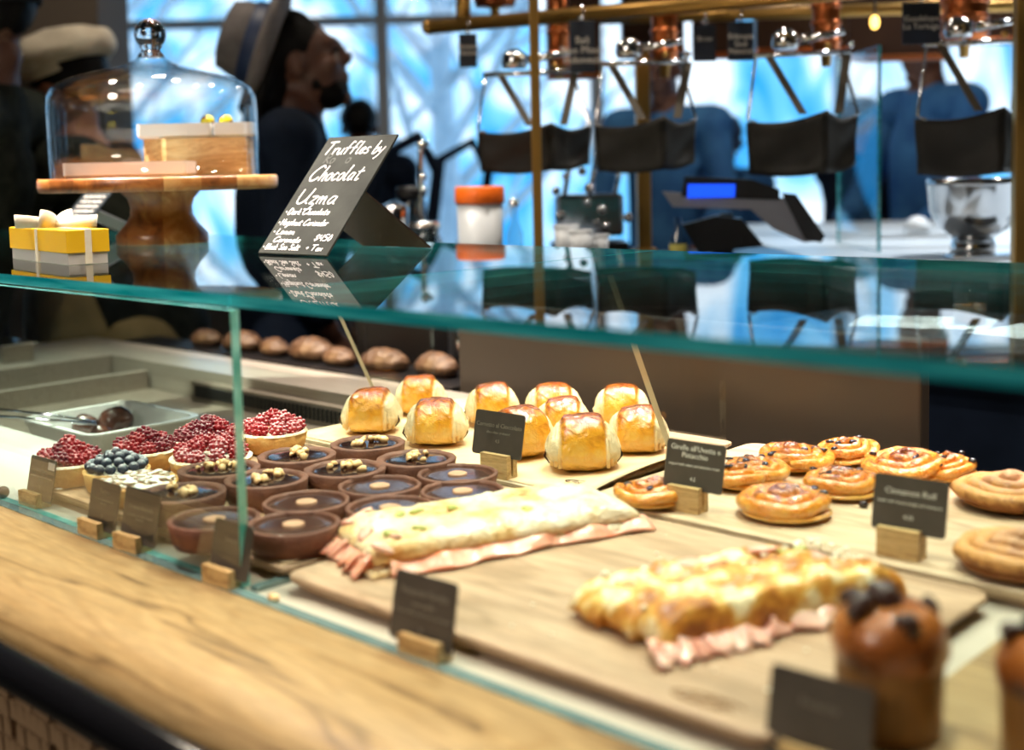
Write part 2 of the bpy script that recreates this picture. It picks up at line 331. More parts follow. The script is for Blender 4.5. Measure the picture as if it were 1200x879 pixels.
def tube(bm, pts, r, n=10, cap=True, mi=0, flat=1.0, closed=False):
    pts = [Vector(p) for p in pts]; k = len(pts); rs = r if hasattr(r, '__len__') else [r]*k
    rings = []; pu = None
    for i, p in enumerate(pts):
        d = (pts[min(i+1, k-1)]-pts[max(i-1, 0)])
        if closed: d = pts[(i+1) % k]-pts[i-1]
        u, v = frame_of(d)
        if pu is not None:
            u = (pu - d.normalized()*pu.dot(d.normalized())).normalized(); v = d.normalized().cross(u)
        pu = u
        rings.append([bm.verts.new(p+(u*cos(2*pi*j/n)+v*sin(2*pi*j/n)*flat)*rs[i]) for j in range(n)])
    for i in range(k if closed else k-1):
        a, b = rings[i], rings[(i+1) % k]
        for j in range(n): bm.faces.new((a[j], a[(j+1) % n], b[(j+1) % n], b[j])).material_index = mi
    if cap and not closed:
        bm.faces.new(rings[0][::-1]).material_index = mi; bm.faces.new(rings[-1]).material_index = mi
    return bm
def lathe(bm, prof, n=40, mi=0, nz=0, ns=30, c=(0, 0, 0), closed=False):
    rings = []; c = Vector(c)
    for (r, z) in prof:
        if r < 1e-6: rings.append([bm.verts.new(c+Vector((0, 0, z)))])
        else:
            L = []
            for j in range(n):
                a = 2*pi*j/n; p = Vector((r*cos(a), r*sin(a), z))
                if nz: p += Vector((cos(a), sin(a), .6))*noise.noise(p*ns)*nz
                L.append(bm.verts.new(c+p))
            rings.append(L)
    for a, b in zip(rings, rings[1:]):
        if len(a) == 1 and len(b) == 1: continue
        for j in range(n):
            k = (j+1) % n
            if len(a) == 1: f = bm.faces.new((a[0], b[k], b[j]))
            elif len(b) == 1: f = bm.faces.new((a[j], a[k], b[0]))
            else: f = bm.faces.new((a[j], a[k], b[k], b[j]))
            f.material_index = mi
    return bm
def sweep_profile(bm, prof, xs, mi=0):          # profile in (y,z) swept along x, closed
    R = [[bm.verts.new((x, y, z)) for y, z in prof] for x in xs]; n = len(prof)
    for a, b in zip(R, R[1:]):
        for j in range(n): bm.faces.new((a[j], b[j], b[(j+1) % n], a[(j+1) % n])).material_index = mi
    bm.faces.new(R[0]).material_index = mi; bm.faces.new(R[-1][::-1]).material_index = mi
    return bm
def prism(bm, poly, z0, z1, mi=0):
    n = len(poly); a = [bm.verts.new((p[0], p[1], z0)) for p in poly]; b = [bm.verts.new((p[0], p[1], z1)) for p in poly]
    bm.faces.new(a[::-1]).material_index = mi; bm.faces.new(b).material_index = mi
    for j in range(n): bm.faces.new((a[j], a[(j+1) % n], b[(j+1) % n], b[j])).material_index = mi
    return bm
def rounded(x0, x1, y0, y1, r, n=6):
    P = []
    for cx, cy, a0 in ((x1-r, y0+r, -pi/2), (x1-r, y1-r, 0), (x0+r, y1-r, pi/2), (x0+r, y0+r, pi)):
        for k in range(n+1): a = a0+pi/2*k/n; P.append((cx+r*cos(a), cy+r*sin(a)))
    return P
def sheet_obj(pts, thick, nrm):                  # thick flat polygon from 3D points
    bm = B(); n = len(pts); nv = Vector(nrm)*thick
    a = [bm.verts.new(Vector(p)) for p in pts]; b = [bm.verts.new(Vector(p)+nv) for p in pts]
    bm.faces.new(a[::-1]); bm.faces.new(b)
    for j in range(n): bm.faces.new((a[j], a[(j+1) % n], b[(j+1) % n], b[j]))
    bmesh.ops.recalc_face_normals(bm, faces=bm.faces); return bm
def text(s, size, mat, parent, loc, rot=(0, 0, 0), shear=0, name='lettering', ext=.0002, align='CENTER', sx=1):
    cu = bpy.data.curves.new('t', 'FONT'); cu.body = s; cu.size = size; cu.extrude = ext; cu.shear = shear; cu.align_x = align; cu.resolution_u = 2; cu.space_line = .95
    o = bpy.data.objects.new('t', cu); C.objects.link(o); me = bpy.data.meshes.new_from_object(o)
    bpy.data.objects.remove(o); me.name = name; me.materials.clear(); me.materials.append(mat)
    if sx != 1: me.transform(Matrix.Diagonal((sx, 1, 1, 1)))
    ob = bpy.data.objects.new(name, me); C.objects.link(ob); ob.parent = parent; ob.location = loc; ob.rotation_euler = rot
    return ob
def Rz(a): return Matrix.Rotation(a, 3, 'Z')
def Rx(a): return Matrix.Rotation(a, 3, 'X')
def Ry(a): return Matrix.Rotation(a, 3, 'Y')

# ------------------------------------------------------------------ room shell
def rbox(bm, u0, u1, v0, v1, z0, z1, mi=0):
    P = [RM(u0, v0, 0), RM(u1, v0, 0), RM(u1, v1, 0), RM(u0, v1, 0)]
    return prism(bm, [(p.x, p.y) for p in P], z0, z1, mi)
U0, U1, V0, V1, ZC = -5.5, 5.0, -2.5, 7.0, 3.4
struct('floor', rbox(B(), U0-.2, U1+.2, V0-.2, V1+.2, -.1, 0), m_floor)
struct('ceiling', rbox(B(), U0-.2, U1+.2, V0-.2, V1+.2, ZC, ZC+.1), m_wall)
struct('wall_left', rbox(B(), U0-.2, U0, V0, V1, 0, ZC), m_wall)
struct('wall_right', rbox(B(), U1, U1+.2, V0, V1, 0, ZC), m_wall)
struct('wall_front', rbox(B(), U0, U1, V0-.2, V0, 0, ZC), m_wall)
bm = B(); rbox(bm, U0, U1, V1, V1+.2, 0, .75); rbox(bm, U0, U1, V1, V1+.2, 3.2, ZC)
struct('wall_back', bm, m_wall)
us = [-5.5, -4.4, -3.3, -2.2, -.70, .50, 1.88, 2.9, 3.9, 5.0]
for i in range(9):
    a, b = us[i], us[i+1]; f = B()
    wd = .035
    rbox(f, a, a+.035, V1, V1+.12, .75, 3.2); rbox(f, b-wd, b, V1, V1+.12, .75, 3.2)
    rbox(f, a+.035, b-wd, V1, V1+.12, .75, .80); rbox(f, a+.035, b-wd, V1, V1+.12, 3.15, 3.2)
    fo = struct('window_%d' % (i+1), f, m_frame)
    O('transom', rbox(B(), a+.035, b-wd, V1+.02, V1+.10, 2.23, 2.28), m_frame, fo, smooth=False)
    O('pane', rbox(B(), a+.03, b-wd+.01, V1+.055, V1+.062, .79, 3.16), m_pane, fo, smooth=False)
bm = B(); rbox(bm, -1.62, -1.30, 4.0, 4.32, 0, ZC); struct('trim_1', bm, m_colm)['label'] = 'brown-grey structural column between the windows'

# bare frosted trees outside the windows
def tree(x, v, s, lab):
    random.seed(int(x*10)+77)
    t = T('bare_tree', lab, 'tree', RM(x, v, 0), random.random()*6, 'pale bare trees outside the windows')
    tr = B(); brn = B()
    tube(tr, [(0, 0, 0), (.05, 0, 1.2*s), (-.05, .05, 3.6*s)], [.16*s, .12*s, .05*s], 8)
    for k in range(16):
        z = (.6+.18*k)*s; a = k*2.4; L = 1.6*s*(1-.03*k)
        p0 = Vector((0, 0, z)); d = Vector((cos(a), sin(a), .75))
        p1 = p0+d*L*.5+Vector((0, 0, .1)); p2 = p0+d*L+Vector((0, 0, .35))
        tube(brn, [p0, p1, p2], [.06*s, .04*s, .012], 6)
        for j in range(3):
            q = p0.lerp(p2, .35+.2*j); b2 = a+(1 if j % 2 else -1)*1.0
            tube(brn, [q, q+Vector((cos(b2), sin(b2), .6))*.6*s], [.03*s, .008], 5)
    O('trunk', tr, m_trunk, t); O('branches', brn, m_trunk, t)
tree(-.55, 10.0, 1.0, 'pale bare tree outside the window behind the orange-lidded tub')
tree(-3.6, 11.0, 1.1, 'pale bare tree outside the window at the far left')

# ------------------------------------------------------------------ wooden counter
t = T('service_counter', 'long oak service counter with rounded front edge, dark rail and tiled front', 'counter', (-1, .45, 0))
prof = [(.208, 1.0)]
for k in range(0, 10): a = radians(90-k*10); prof.append((.04-.04*cos(a)*1.0, .96+.04*sin(a)))
prof = [(.208, 1.0), (.095, 1.0)]+[(.095-.045*sin(radians(k*10)), .955+.045*cos(radians(k*10))) for k in range(1, 10)]+[(.050, .93), (.208, .93)]
O('worktop', sweep_profile(B(), prof, [-2.6, 2.4]), m_oak, t)
O('front_panel', box(B(), (0, .085, .47), (4.8, .03, .92)), m_walnut, t, smooth=False)
bm = B(); tube(bm, [(-2.6, .018, .968), (2.4, .018, .968)], .0180, 20); O('rail', bm, m_rail, t, 'thick dark metal rail')
for i in range(4):
    O('rail_bracket', tube(B(), [(-2.2+1.3*i, .018, .955), (-2.2+1.3*i, .08, .91)], .006, 8), m_dark, t)
random.seed(3); tiles = []
for i in range(42):
    for j in range(7):
        x = -.46+i*.0165; z = .905-j*.0205
        dep = random.choice([.0, .0010, .0018]) if i % 5 != 3 or j % 2 else .012
        if not tiles: tb = O('tile', box(B(), (0, 0, 0), (.0159, .014, .0184), bev=.0006, seg=1), m_walnut, t, smooth=False); o = tb; tiles.append(o)
        else: o = tiles[0].copy(); C.objects.link(o)
        o.location = (x, .068+dep, z)

# ------------------------------------------------------------------ display case
t = T('display_case', 'long glass pastry display case with teal-edged top sheets', 'display case', (-1.0, .66, 1.0))
case = t
def W(p): return Vector(p)-Vector((-1.0, .66, 1.0))
def ebox(x0, x1, y0, y1, z0, z1): return box(B(), W(((x0+x1)/2, (y0+y1)/2, (z0+z1)/2)), (x1-x0, y1-y0, z1-z0))
def facemat(bm, pred, mi):
    bm.normal_update()
    for f in bm.faces:
        if pred(f): f.material_index = mi
    return bm
# base: pale metal plate with a recessed well at the back left
bm = ebox(-1.51, 1.4, .672, 1.46, .93, 1.0); O('base_plate', bm, m_plate, t, smooth=False)
bm = ebox(-2.9, -1.5102, .672, .885, .93, .9998); O('front_shelf', bm, m_plate_l, t, smooth=False)
bm = ebox(-2.9, -1.5102, .8852, 1.398, .90, .945); O('well_floor', bm, m_well, t, smooth=False)
bm = ebox(-2.9, -1.5102, 1.4, 1.54, .90, 1.004); O('back_ledge', bm, m_steel, t, 'pale steel ledge behind the well', smooth=False)
bm = ebox(-2.9, -2.56, .8852, 1.398, .9451, 1.004); O('side_ledge', bm, m_steel, t, smooth=False)
bm = ebox(-2.42, -2.40, .90, 1.395, .9452, .985); O('divider_bar', bm, m_steel, t, 'bright steel bar across the well', smooth=False)
bm = ebox(-2.2, -1.515, 1.375, 1.398, .9452, .984); O('grille_frame', bm, m_well, t, smooth=False)
sl = B()
for i in range(56): box(sl, W((-2.18+i*.0125, 1.374, .966)), (.0055, .006, .024))
o = O('grille_slots', sl, m_slot, t, 'row of dark vent slots', smooth=False); o['kind'] = 'stuff'
bm = ebox(-2.9, 1.4, .6585, .6715, .985, 1.001); facemat(bm, lambda f: True, 0); O('glass_channel', bm, m_edge2, t, 'thin teal glass strip set in the counter', smooth=False)
# top sheets
for (x0, x1, lab) in ((-2.9, -1.022, 'left glass top sheet'), (-1.018, 1.4, 'right glass top sheet')):
    bm = box(B(), W(((x0+x1)/2, 1.032, 1.280)), (x1-x0, .695, .012))
    facemat(bm, lambda f: abs(f.normal.z) < .5, 1); O('glass_top', bm, [m_top, m_edge], t, lab, smooth=False)
bm = box(B(), W((-1.95, .676, 1.137)), (1.9, .010, .272)); facemat(bm, lambda f: abs(f.normal.y) < .5, 1)
O('front_glass', bm, [m_front, m_edgev], t, smooth=False)
for X in (-.933, -1.505):
    pts = [W((X, 1.160, 1.272)), W((X, 1.40, 1.272)), W((X, 1.40, 1.001)), W((X, 1.297, 1.001))]
    bm = sheet_obj(pts, .010, (1, 0, 0)); facemat(bm, lambda f: abs(f.normal.x) < .5 and f.normal.y < -.3, 1)
    O('glass_divider', bm, [m_glass, m_strip], t, 'clear glass divider with slanted pale front edge', smooth=False)
bm = box(B(), W((-.985, .70, 1.002)), (.012, .05, .006)); O('glass_foot', bm, m_edge2, t, smooth=False)
o = O('back_panel', box(B(), W((-1.181, 1.60, 1.0575)), (.896, .03, .205), bev=.004), m_bronze, t, 'dark bronze panel behind the pastries', smooth=False)

# ------------------------------------------------------------------ boards
def board(lab, x0, x1, y0, y1, z1, th, mat, r=.02, rz=0, name='serving_board', cat='board', group='wooden boards in the display case'):
    cx, cy = (x0+x1)/2, (y0+y1)/2
    t = T(name, lab, cat, (cx, cy, z1-th), rz)
    bm = B(); P = rounded(x0-cx, x1-cx, y0-cy, y1-cy, r)
    lv = [(0, .90), (th*.45, .97), (th*.85, 1.0), (th, .995)]
    lv = [(0, -.012), (th*.35, -.006), (th*.7, 0), (th*.93, 0), (th, -.002)]
    rings = []
    for z, ins in lv:
        sx = 1+ins/((x1-x0)/2); sy = 1+ins/((y1-y0)/2)
        rings.append([bm.verts.new((p[0]*sx, p[1]*sy, z)) for p in P])
    n = len(P)
    for a, b in zip(rings, rings[1:]):
        for j in range(n): bm.faces.new((a[j], a[(j+1) % n], b[(j+1) % n], b[j]))
    bm.faces.new(rings[0][::-1]); bm.faces.new(rings[-1])
    O('slab', bm, mat, t, smooth=False)
    return t
zb = 1.018
bA = board('wide serving board in the foreground under the two ham focaccias', -.963, -.425, .693, 1.068, zb, .0175, m_board, .018)
bB = board('serving board at the left under the fruit and chocolate tarts', -1.495, -.975, .705, 1.072, zb-.001, .0165, m_board, .012)
bC = board('serving board under the ten glazed buns', -1.495, -.945, 1.092, 1.455, zb-.003, .0145, m_board2, .012)
bD = board('serving board under the spiral raisin buns and cinnamon rolls', -.918, -.30, 1.084, 1.455, zb, .0175, m_board2, .018)
bE = board('light wooden board at the lower right under the dark muffin', -.385, .10, .695, 1.06, 1.012, .0115, m_oak, .01)
# burnt-in emblem on the big board
def emblem(parent, loc, s, rz, mat=None):
    bm = B(); ln = lambda P: tube(bm, [(x*s, y*s, 0) for x, y in P], .0011*s/.02, 4)
    ln([(1.9*cos(a)+.0, .55*sin(a)) for a in [k*pi/12+.4 for k in range(20)]])
    ln([(-1.7, .2), (-1.2, -.35), (-.8, .3), (-.3, -.4), (.1, .3), (.5, -.2), (1.2, .1)])
    ln([(-.9, -.5), (-.3, .1), (.4, -.45), (1.0, -.1), (1.5, -.4)]); ln([(-.5, .45), (.2, .2), (.9, .5)])
    o = O('burnt_emblem', bm, mat or m_muf, parent, 'scribbled oval emblem'); o.location = loc; o.rotation_euler = (0, 0, rz)
gp = G(830, 822, zb); emblem(bA, (gp.x+.694, gp.y-.8805, .0178), .016, .05)
# parchment sheets
def paper(lab, pts, z, curl=.006):
    cx = sum(p[0] for p in pts)/4; cy = sum(p[1] for p in pts)/4
    bm = B(); n = 14; g = []
    for i in range(n+1):
        row = []
        for j in range(n+1):
            u, v = i/n, j/n
            x = (1-v)*((1-u)*pts[0][0]+u*pts[1][0])+v*((1-u)*pts[3][0]+u*pts[2][0]); y = (1-v)*((1-u)*pts[0][1]+u*pts[1][1])+v*((1-u)*pts[3][1]+u*pts[2][1])
            e = max(0, u-.86)/.14
            row.append(bm.verts.new((x-cx, y-cy, .0006+curl*e*e*abs(sin(v*2.6+.4)))))
        g.append(row)
    for i in range(n):
        for j in range(n): bm.faces.new((g[i][j], g[i+1][j], g[i+1][j+1], g[i][j+1]))
    o = O('parchment_sheet', bm, m_paper); o.location = (cx, cy, z); tag(o, lab, 'paper')
    sm = o.modifiers.new('s', 'SOLIDIFY'); sm.thickness = .0004; return o
pC = paper('tan parchment sheet with a printed emblem under the glazed buns', [(-1.485, 1.098), (-.915, 1.096), (-.935, 1.40), (-1.49, 1.43)], zb-.0025, .012)
gp = G(684, 566, zb); emblem(pC, (gp.x-pC.location.x, gp.y-pC.location.y, .0022), .014, .1, m_gan2)
paper('tan parchment sheet under the chocolate tarts with a printed edge', [(-1.29, .712), (-.981, .710), (-.985, 1.06), (-1.29, 1.06)], zb-.0008, .003)

# ------------------------------------------------------------------ tarts
def shell_prof(R, h, w=.005, fl=.012): return [(0, 0), (R*.86, 0), (R*.93, h*.3), (R, h*.97), (R-.001, h), (R-w*.7, h+.0005), (R-w, h-.003), (R-w-.001, fl), (0, fl)]
def add_shell(t, R, h, mat, w=.005, fl=.012): return O('tart_shell', lathe(B(), shell_prof(R, h, w, fl), 48, nz=.0012, ns=90), mat, t)
def plain_tart():
    t = T('hazelnut_chocolate_tart', '', 'tart'); add_shell(t, .0478, .0265, m_cshell, .0055)
    O('filling', lathe(B(), [(0, .0245), (.03, .0244), (.0425, .0238), (.044, .018)], 40, nz=.0006, ns=60), m_gan2, t)
    O('hazelnut_slice', lathe(B(), [(.0115, .0242), (.0115, .0262), (.010, .0268), (0, .0270)], 20, nz=.0006, ns=120), m_nuts, t)
    return t
random.seed(5)
nutmesh = []
for k in range(3):
    b_ = ball(B(), (0, 0, 0), 1, 2)
    for v in b_.verts:
        v.co *= 1+.35*noise.noise(v.co*1.3+Vector((k*9, 0, 0)))
        if k != 1 and v.co.z < 0: v.co.z *= .25
        if k == 2 and v.co.x < 0: v.co.x *= .35
    me = bpy.data.meshes.new('nut_piece'); b_.to_mesh(me); b_.free(); me.shade_smooth(); me.materials.append(m_nut); nutmesh.append(me)
def nut_tart(seed):
    random.seed(seed)
    t = T('nut_topped_chocolate_tart', '', 'tart'); add_shell(t, .0495, .029, m_cshell, .010, .02)
    O('filling', lathe(B(), [(0, .0290), (.02, .0288), (.034, .0278), (.040, .0262), (.0415, .022)], 40, nz=.0014, ns=45), m_gan, t)
    for i in range(13):
        a = random.random()*6.28; r = .017*sqrt(random.random()); s = random.uniform(.0042, .0068)
        o = O('nut_piece', nutmesh[i % 3], None, t)
        o.location = (r*cos(a)*1.5-.002, r*sin(a)*.8, .0300+.0065*(1-r/.017)*random.random()+.001); o.rotation_euler = (random.random(), random.random(), a); o.scale = (s, s*.85, s*.8)
    return t
def berry_mesh(mat, name):
    bm = B(); n = 30
    ball(bm, (0, 0, 0), (.78, .78, .84), 2)
    for i in range(n):
        z = 1-2*(i+.5)/n; r = sqrt(1-z*z); a = i*2.39996
        ball(bm, (r*cos(a)*.84, r*sin(a)*.84, z*.90), .25, 1)
    me = bpy.data.meshes.new(name); bm.to_mesh(me); bm.free(); me.shade_smooth(); me.materials.append(mat); return me
RB = [berry_mesh(m_rasp, 'raspberry'), berry_mesh(m_rasp2, 'raspberry'), berry_mesh(m_raspd, 'raspberry')]
bm = B(); lathe(bm, [(0, -.92), (.55, -.8), (.95, -.3), (1, .1), (.8, .62), (.45, .86), (.40, .95), (.28, .84), (0, .78)], 20)
bm.to_mesh(bm_ := bpy.data.meshes.new('blueberry')); bm.free(); bm_.shade_smooth(); bm_.materials.append(m_blue)
def berry_tart(seed, R, kinds, sh=.026, mat=None, nb=0):
    random.seed(seed); t = T('raspberry_tart', '', 'tart'); add_shell(t, R, sh, mat or m_shell, .006, .016)
    O('sugar_rim', lathe(B(), [(R-.0065, sh-.0015), (R-.005, sh+.0012), (R-.0015, sh+.0014), (R+.0006, sh-.0012)], 48, nz=.0012, ns=120), m_sug, t)
    O('cream_filling', lathe(B(), [(0, sh+.001), (R*.6, sh), (R-.006, sh-.003)], 30), m_cream, t)
    ring = [(R-.0135, 9, 0), (R-.032, 4, .009), (0, 1, .015)]
    for rr, n, dz in ring:
        for i in range(n):
            a = 2*pi*i/n+rr*60+random.random()*.2; s = random.uniform(.0104, .0118)
            o = O('raspberry', RB[random.choice(kinds)], None, t)
            o.location = (rr*cos(a), rr*sin(a), sh+.006+dz+random.uniform(-.001, .001)); o.scale = (s, s, s*random.uniform(.95, 1.1)); o.rotation_euler = (random.uniform(-.9, .9), random.uniform(-.9, .9), a)
    return t
def place(t, px, py, z, zbase, rz=None, **k):
    p = G(px, py, z); t.location = (p.x, p.y, zbase)
    t.rotation_euler = (0, 0, random.random()*6.28 if rz is None else rz)
    for a, b in k.items():
        if b: t[a] = b
    return t
ZT = zb+.0006
tp = plain_tart(); first = True
for px, py, lab in [(536, 555, 'farthest right plain chocolate tart, beside the wooden card holder before the buns'),
                    (542, 575, 'plain chocolate hazelnut tart just behind the left focaccia, nearest the bun card'),
                    (445, 569, 'plain chocolate hazelnut tart in the middle of its back row'),
                    (457, 594, 'plain chocolate hazelnut tart touching the back edge of the left focaccia'),
                    (359, 588, 'plain chocolate hazelnut tart directly behind the large front one'),
                    (344, 614, 'large front plain chocolate tart right of the vertical glass edge'),
                    (251, 608, 'plain chocolate tart behind the glass corner and the lowest small card')]:
    o = tp if first else copy_tree(tp); first = False
    place(o, px, py, zb+.026, ZT, label=lab, group='plain chocolate hazelnut tarts')
for i, (px, py, lab) in enumerate([(213, 578, 'front left chocolate tart with chopped nuts, beside the almond tart'),
                    (257, 550, 'nut-topped chocolate tart cut by the vertical glass edge, in front of the raspberry tarts'),
                    (312, 562, 'nut-topped chocolate tart with a tall pile of pale nuts right of the glass edge'),
                    (348, 534, 'nut-topped chocolate tart in front of the rightmost raspberry tart'),
                    (404, 550, 'nut-topped chocolate tart in the middle between plain tarts and the back row'),
                    (431, 520, 'farthest nut-topped chocolate tart, below the leftmost bun'),
                    (488, 538, 'rightmost nut-topped chocolate tart, in front of the second bun')]):
    place(nut_tart(20+i), px, py, zb+.028, ZT, rz=i*.9, label=lab, group='chocolate tarts with chopped nuts')
for i, (px, py, R, kk, lab) in enumerate([(320, 505, .0475, [1, 1, 0], 'raspberry tart thickly dusted with sugar, farthest right'),
                    (244, 514, .049, [0, 2, 2], 'dark raspberry tart at the back, left of the vertical glass edge'),
                    (247, 535, .052, [0, 0, 1], 'bright raspberry tart cut by the glass edge, in front of the darker one'),
                    (169, 527, .044, [0, 2, 2], 'raspberry tart behind the blueberry and almond tarts'),
                    (82, 541, .042, [0, 0, 2], 'leftmost raspberry tart beside the first small card')]):
    place(berry_tart(40+i, R, kk), px, py, zb+.026, ZT, label=lab, group='raspberry tarts')
# blueberry tart
t = T('blueberry_tart', 'small tart heaped with sugared blueberries, behind the almond tart', 'tart'); add_shell(t, .041, .024, m_shell, .006, .016)
O('cream_filling', lathe(B(), [(0, .026), (.03, .025), (.038, .021)], 30), m_cream, t); random.seed(9)
for rr, n, dz in ((.032, 14, 0), (.021, 9, .006), (.010, 5, .011), (0, 1, .015)):
    for i in range(n):
        a = 2*pi*i/n+rr*90; o = O('blueberry', bm_, None, t); o.location = (rr*cos(a), rr*sin(a), .030+dz); o.scale = (.0064,)*3; o.rotation_euler = (random.uniform(-.8, .8), random.uniform(-.8, .8), a)
place(t, 137, 550, zb+.024, ZT)
# almond tart
t = T('almond_tart', 'flat tart covered in sugared flaked almonds behind the second small card', 'tart'); add_shell(t, .049, .022, m_shell, .005, .014)
O('filling', lathe(B(), [(0, .0265), (.02, .026), (.038, .0235), (.045, .019)], 40, nz=.002, ns=70), m_almond, t); random.seed(12)
bm = ball(B(), (0, 0, 0), (1, .62, .13), 1); bm.to_mesh(am := bpy.data.meshes.new('almond_flake')); bm.free(); am.shade_smooth(); am.materials.append(m_almond)
for i in range(54):
    a = random.random()*6.28; r = .042*sqrt(random.random()); o = O('almond_flake', am, None, t)
    o.location = (r*cos(a), r*sin(a), .0272-.0035*(r/.042)**2+random.random()*.0018); o.scale = (.0075,)*3; o.rotation_euler = (random.uniform(-.3, .3), random.uniform(-.3, .3), random.random()*6)
place(t, 161, 564, zb+.022, ZT)

# ------------------------------------------------------------------ glazed buns
def bun(seed):
    t = T('glazed_bun', '', 'bun'); bm = B(); nu, nv = 56, 30
    L, Wd, H = .046, .042, .066
    rows = []
    for i in range(nu+1):
        u = -1+2*i/nu; x = L*(u*(1.0))
        prof = (1-abs(u)**3.2)**.42 if abs(u) < 1 else 0
        rid = 1-.055*abs(sin((abs(u)-.52)*30))*max(0, min(1, (abs(u)-.50)*8))
        step = .94 if abs(u) > .60 else 1.0
        sag = 1-.18*max(0, abs(u)-.5)*2
        row = []
        for j in range(nv):
            a = 2*pi*j/nv; cy, sz = cos(a), sin(a)
            y = Wd*(abs(cy)**.82)*(1 if cy > 0 else -1); z = (abs(sz)**.85)*(1 if sz > 0 else -1)
            z = z*H*.60*sag if z > 0 else z*H*.40
            p = Vector((x, y*prof*rid*step, z*prof*rid*step))
            # lean-in of the top
            if z > 0: p.x *= 1-.14*(z/H); p.y *= 1-.12*(z/H)
            q = p*38+Vector((seed*3.1, 0, 0)); d = noise.noise(q)*.0028+noise.noise(q*2.6)*.0010
            p += Vector((p.x*.3, p.y, p.z)).normalized()*d if p.length > 0 else p*0
            p.z = max(p.z+H*.385, .0008)
            row.append(bm.verts.new(p))
        rows.append(row)
    for a, b in zip(rows, rows[1:]):
        for j in range(nv): bm.faces.new((a[j], a[(j+1) % nv], b[(j+1) % nv], b[j]))
    bm.faces.new(rows[0]); bm.faces.new(rows[-1][::-1])
    bmesh.ops.remove_doubles(bm, verts=bm.verts, dist=.00005); bmesh.ops.recalc_face_normals(bm, faces=bm.faces)
    O('crust', bm, m_bun, t)
    for s in (-1, 1):
        k = B(); tube(k, [(s*.040, -.016, .010), (s*.0455, -.014, .018), (s*.0435, -.013, .026)], [.0008, .0016, .0008], 8); O('chocolate_stick', k, m_gan, t)
    # curled layered ends: thin arcs of dough
    for s in (-1, 1):
        for q in range(3):
            k = B(); r = .018+.0075*q; pts = []
            for a in range(13):
                an = pi*a/12; pts.append((s*(.0375-.0045*q-.003*sin(an)), r*1.12*cos(an), .008+r*1.32*sin(an)))
            tube(k, pts, [.0022+.0022*sin(pi*i_/12) for i_ in range(13)], 8); O('dough_layer', k, m_bunp, t)
    return t
m_bunp = M('bun_layers', (.86, .68, .38), .45, c2=(.80, .50, .18), sc_=45, coat=.2, bump=(120, .4))
buns = [(433, 509, .20, 1.0, 'leftmost glazed bun at the corner of the parchment'), (491, 487, .3, .93, 'glazed bun at the back left, half hidden by two front buns'),
        (510, 524, .35, 1.0, 'glossy dark-topped bun second from the left in the front row'), (577, 500, .5, .95, 'glazed bun behind and left of the small card'),
        (611, 538, 1.0, 1.02, 'glazed bun partly hidden behind the small card'), (650, 503, .4, 1.0, 'tallest glazed bun at the back of the heap'),
        (661, 518, .35, .92, 'glazed bun in the middle of the cluster, behind the front bun'), (685, 554, .38, 1.08, 'front glazed bun above the printed emblem'),
        (731, 502, .2, .95, 'glazed bun at the back right beside the slanted glass edge'), (750, 533, .15, .95, 'rightmost front glazed bun below the slanted glass edge')]
bproto = [bun(1), bun(4), bun(8)]; used = set()
for i, (px, py, rz, s, lab) in enumerate(buns):
    k = i % 3; o = copy_tree(bproto[k]) if k in used else bproto[k]; used.add(k)
    p = G(px, py, zb); off = Vector((-sin(TH), cos(TH)))*.032
    o.location = (p.x+off.x, p.y+off.y, zb-.0012); o.rotation_euler = (0, 0, TH-.25+rz*.6 if i != 4 else TH+.5); o.scale = (s,)*3
    o['label'] = lab; o['group'] = 'ten glazed buns on parchment'

# ------------------------------------------------------------------ spiral buns
def spiral(seed, R, turns, mat, name, H=.030, raisins=6, flat=.75, tip=.012):
    t = T(name, '', 'pastry'); random.seed(seed); bm = B(); pts = []; rs = []
    n = int(turns*26); r0 = R/(turns+.45)
    for i in range(n+1):
        s = i/n; a = s*turns*2*pi+seed; r = (R-r0*.55)*(1-s)**.92
        pts.append((r*cos(a), r*sin(a), H*.50+tip*s**1.3+.0015*sin(a*3+seed)))
        rs.append(r0*.50*(1-.10*s)*(1+.10*sin(i*1.7)*.5) if i > 2 else r0*(.25+.12*i))
    tube(bm, pts, rs, 14, flat=1.0)
    ball(bm, (0, 0, H*.24), (R*.80, R*.80, H*.24), 3)
    for v in bm.verts:
        q = v.co*45+Vector((seed, 0, 0)); v.co += v.co.normalized()*noise.noise(q)*.0022; v.co.z = max(v.co.z, .0006)
    O('dough_spiral', bm, mat, t)
    for i in range(raisins):
        a = random.random()*6.28; r = R*random.uniform(.15, .82)
        k = ball(B(), (0, 0, 0), (.0062, .0045, .0028), 1); o = O('raisin', k, m_raisin, t); o.location = (r*cos(a), r*sin(a), H*.80+tip*(1-r/R)*.55-.002); o.rotation_euler = (random.random()*.5, 0, a)
    return t
dan = [(764, 571, .042, .1, 'spiral raisin bun mostly hidden behind the left card'), (866, 552, .034, .2, 'small spiral raisin bun just right of the left card'),
       (884, 545, .042, .3, 'spiral raisin bun at the back left, above the front one'), (930, 530, .049, .4, 'large spiral raisin bun in the back row'),
       (993, 524, .040, .5, 'farthest small spiral raisin bun'), (988, 560, .048, .1, 'spiral raisin bun in the middle, behind the right card'),
       (921, 583, .055, -.2, 'front spiral raisin bun, largest and glossiest'), (1064, 541, .052, .3, 'pale-centred spiral raisin bun above the right card'),
       (1112, 543, .036, .2, 'dark spiral raisin bun at the far right end of the row')]
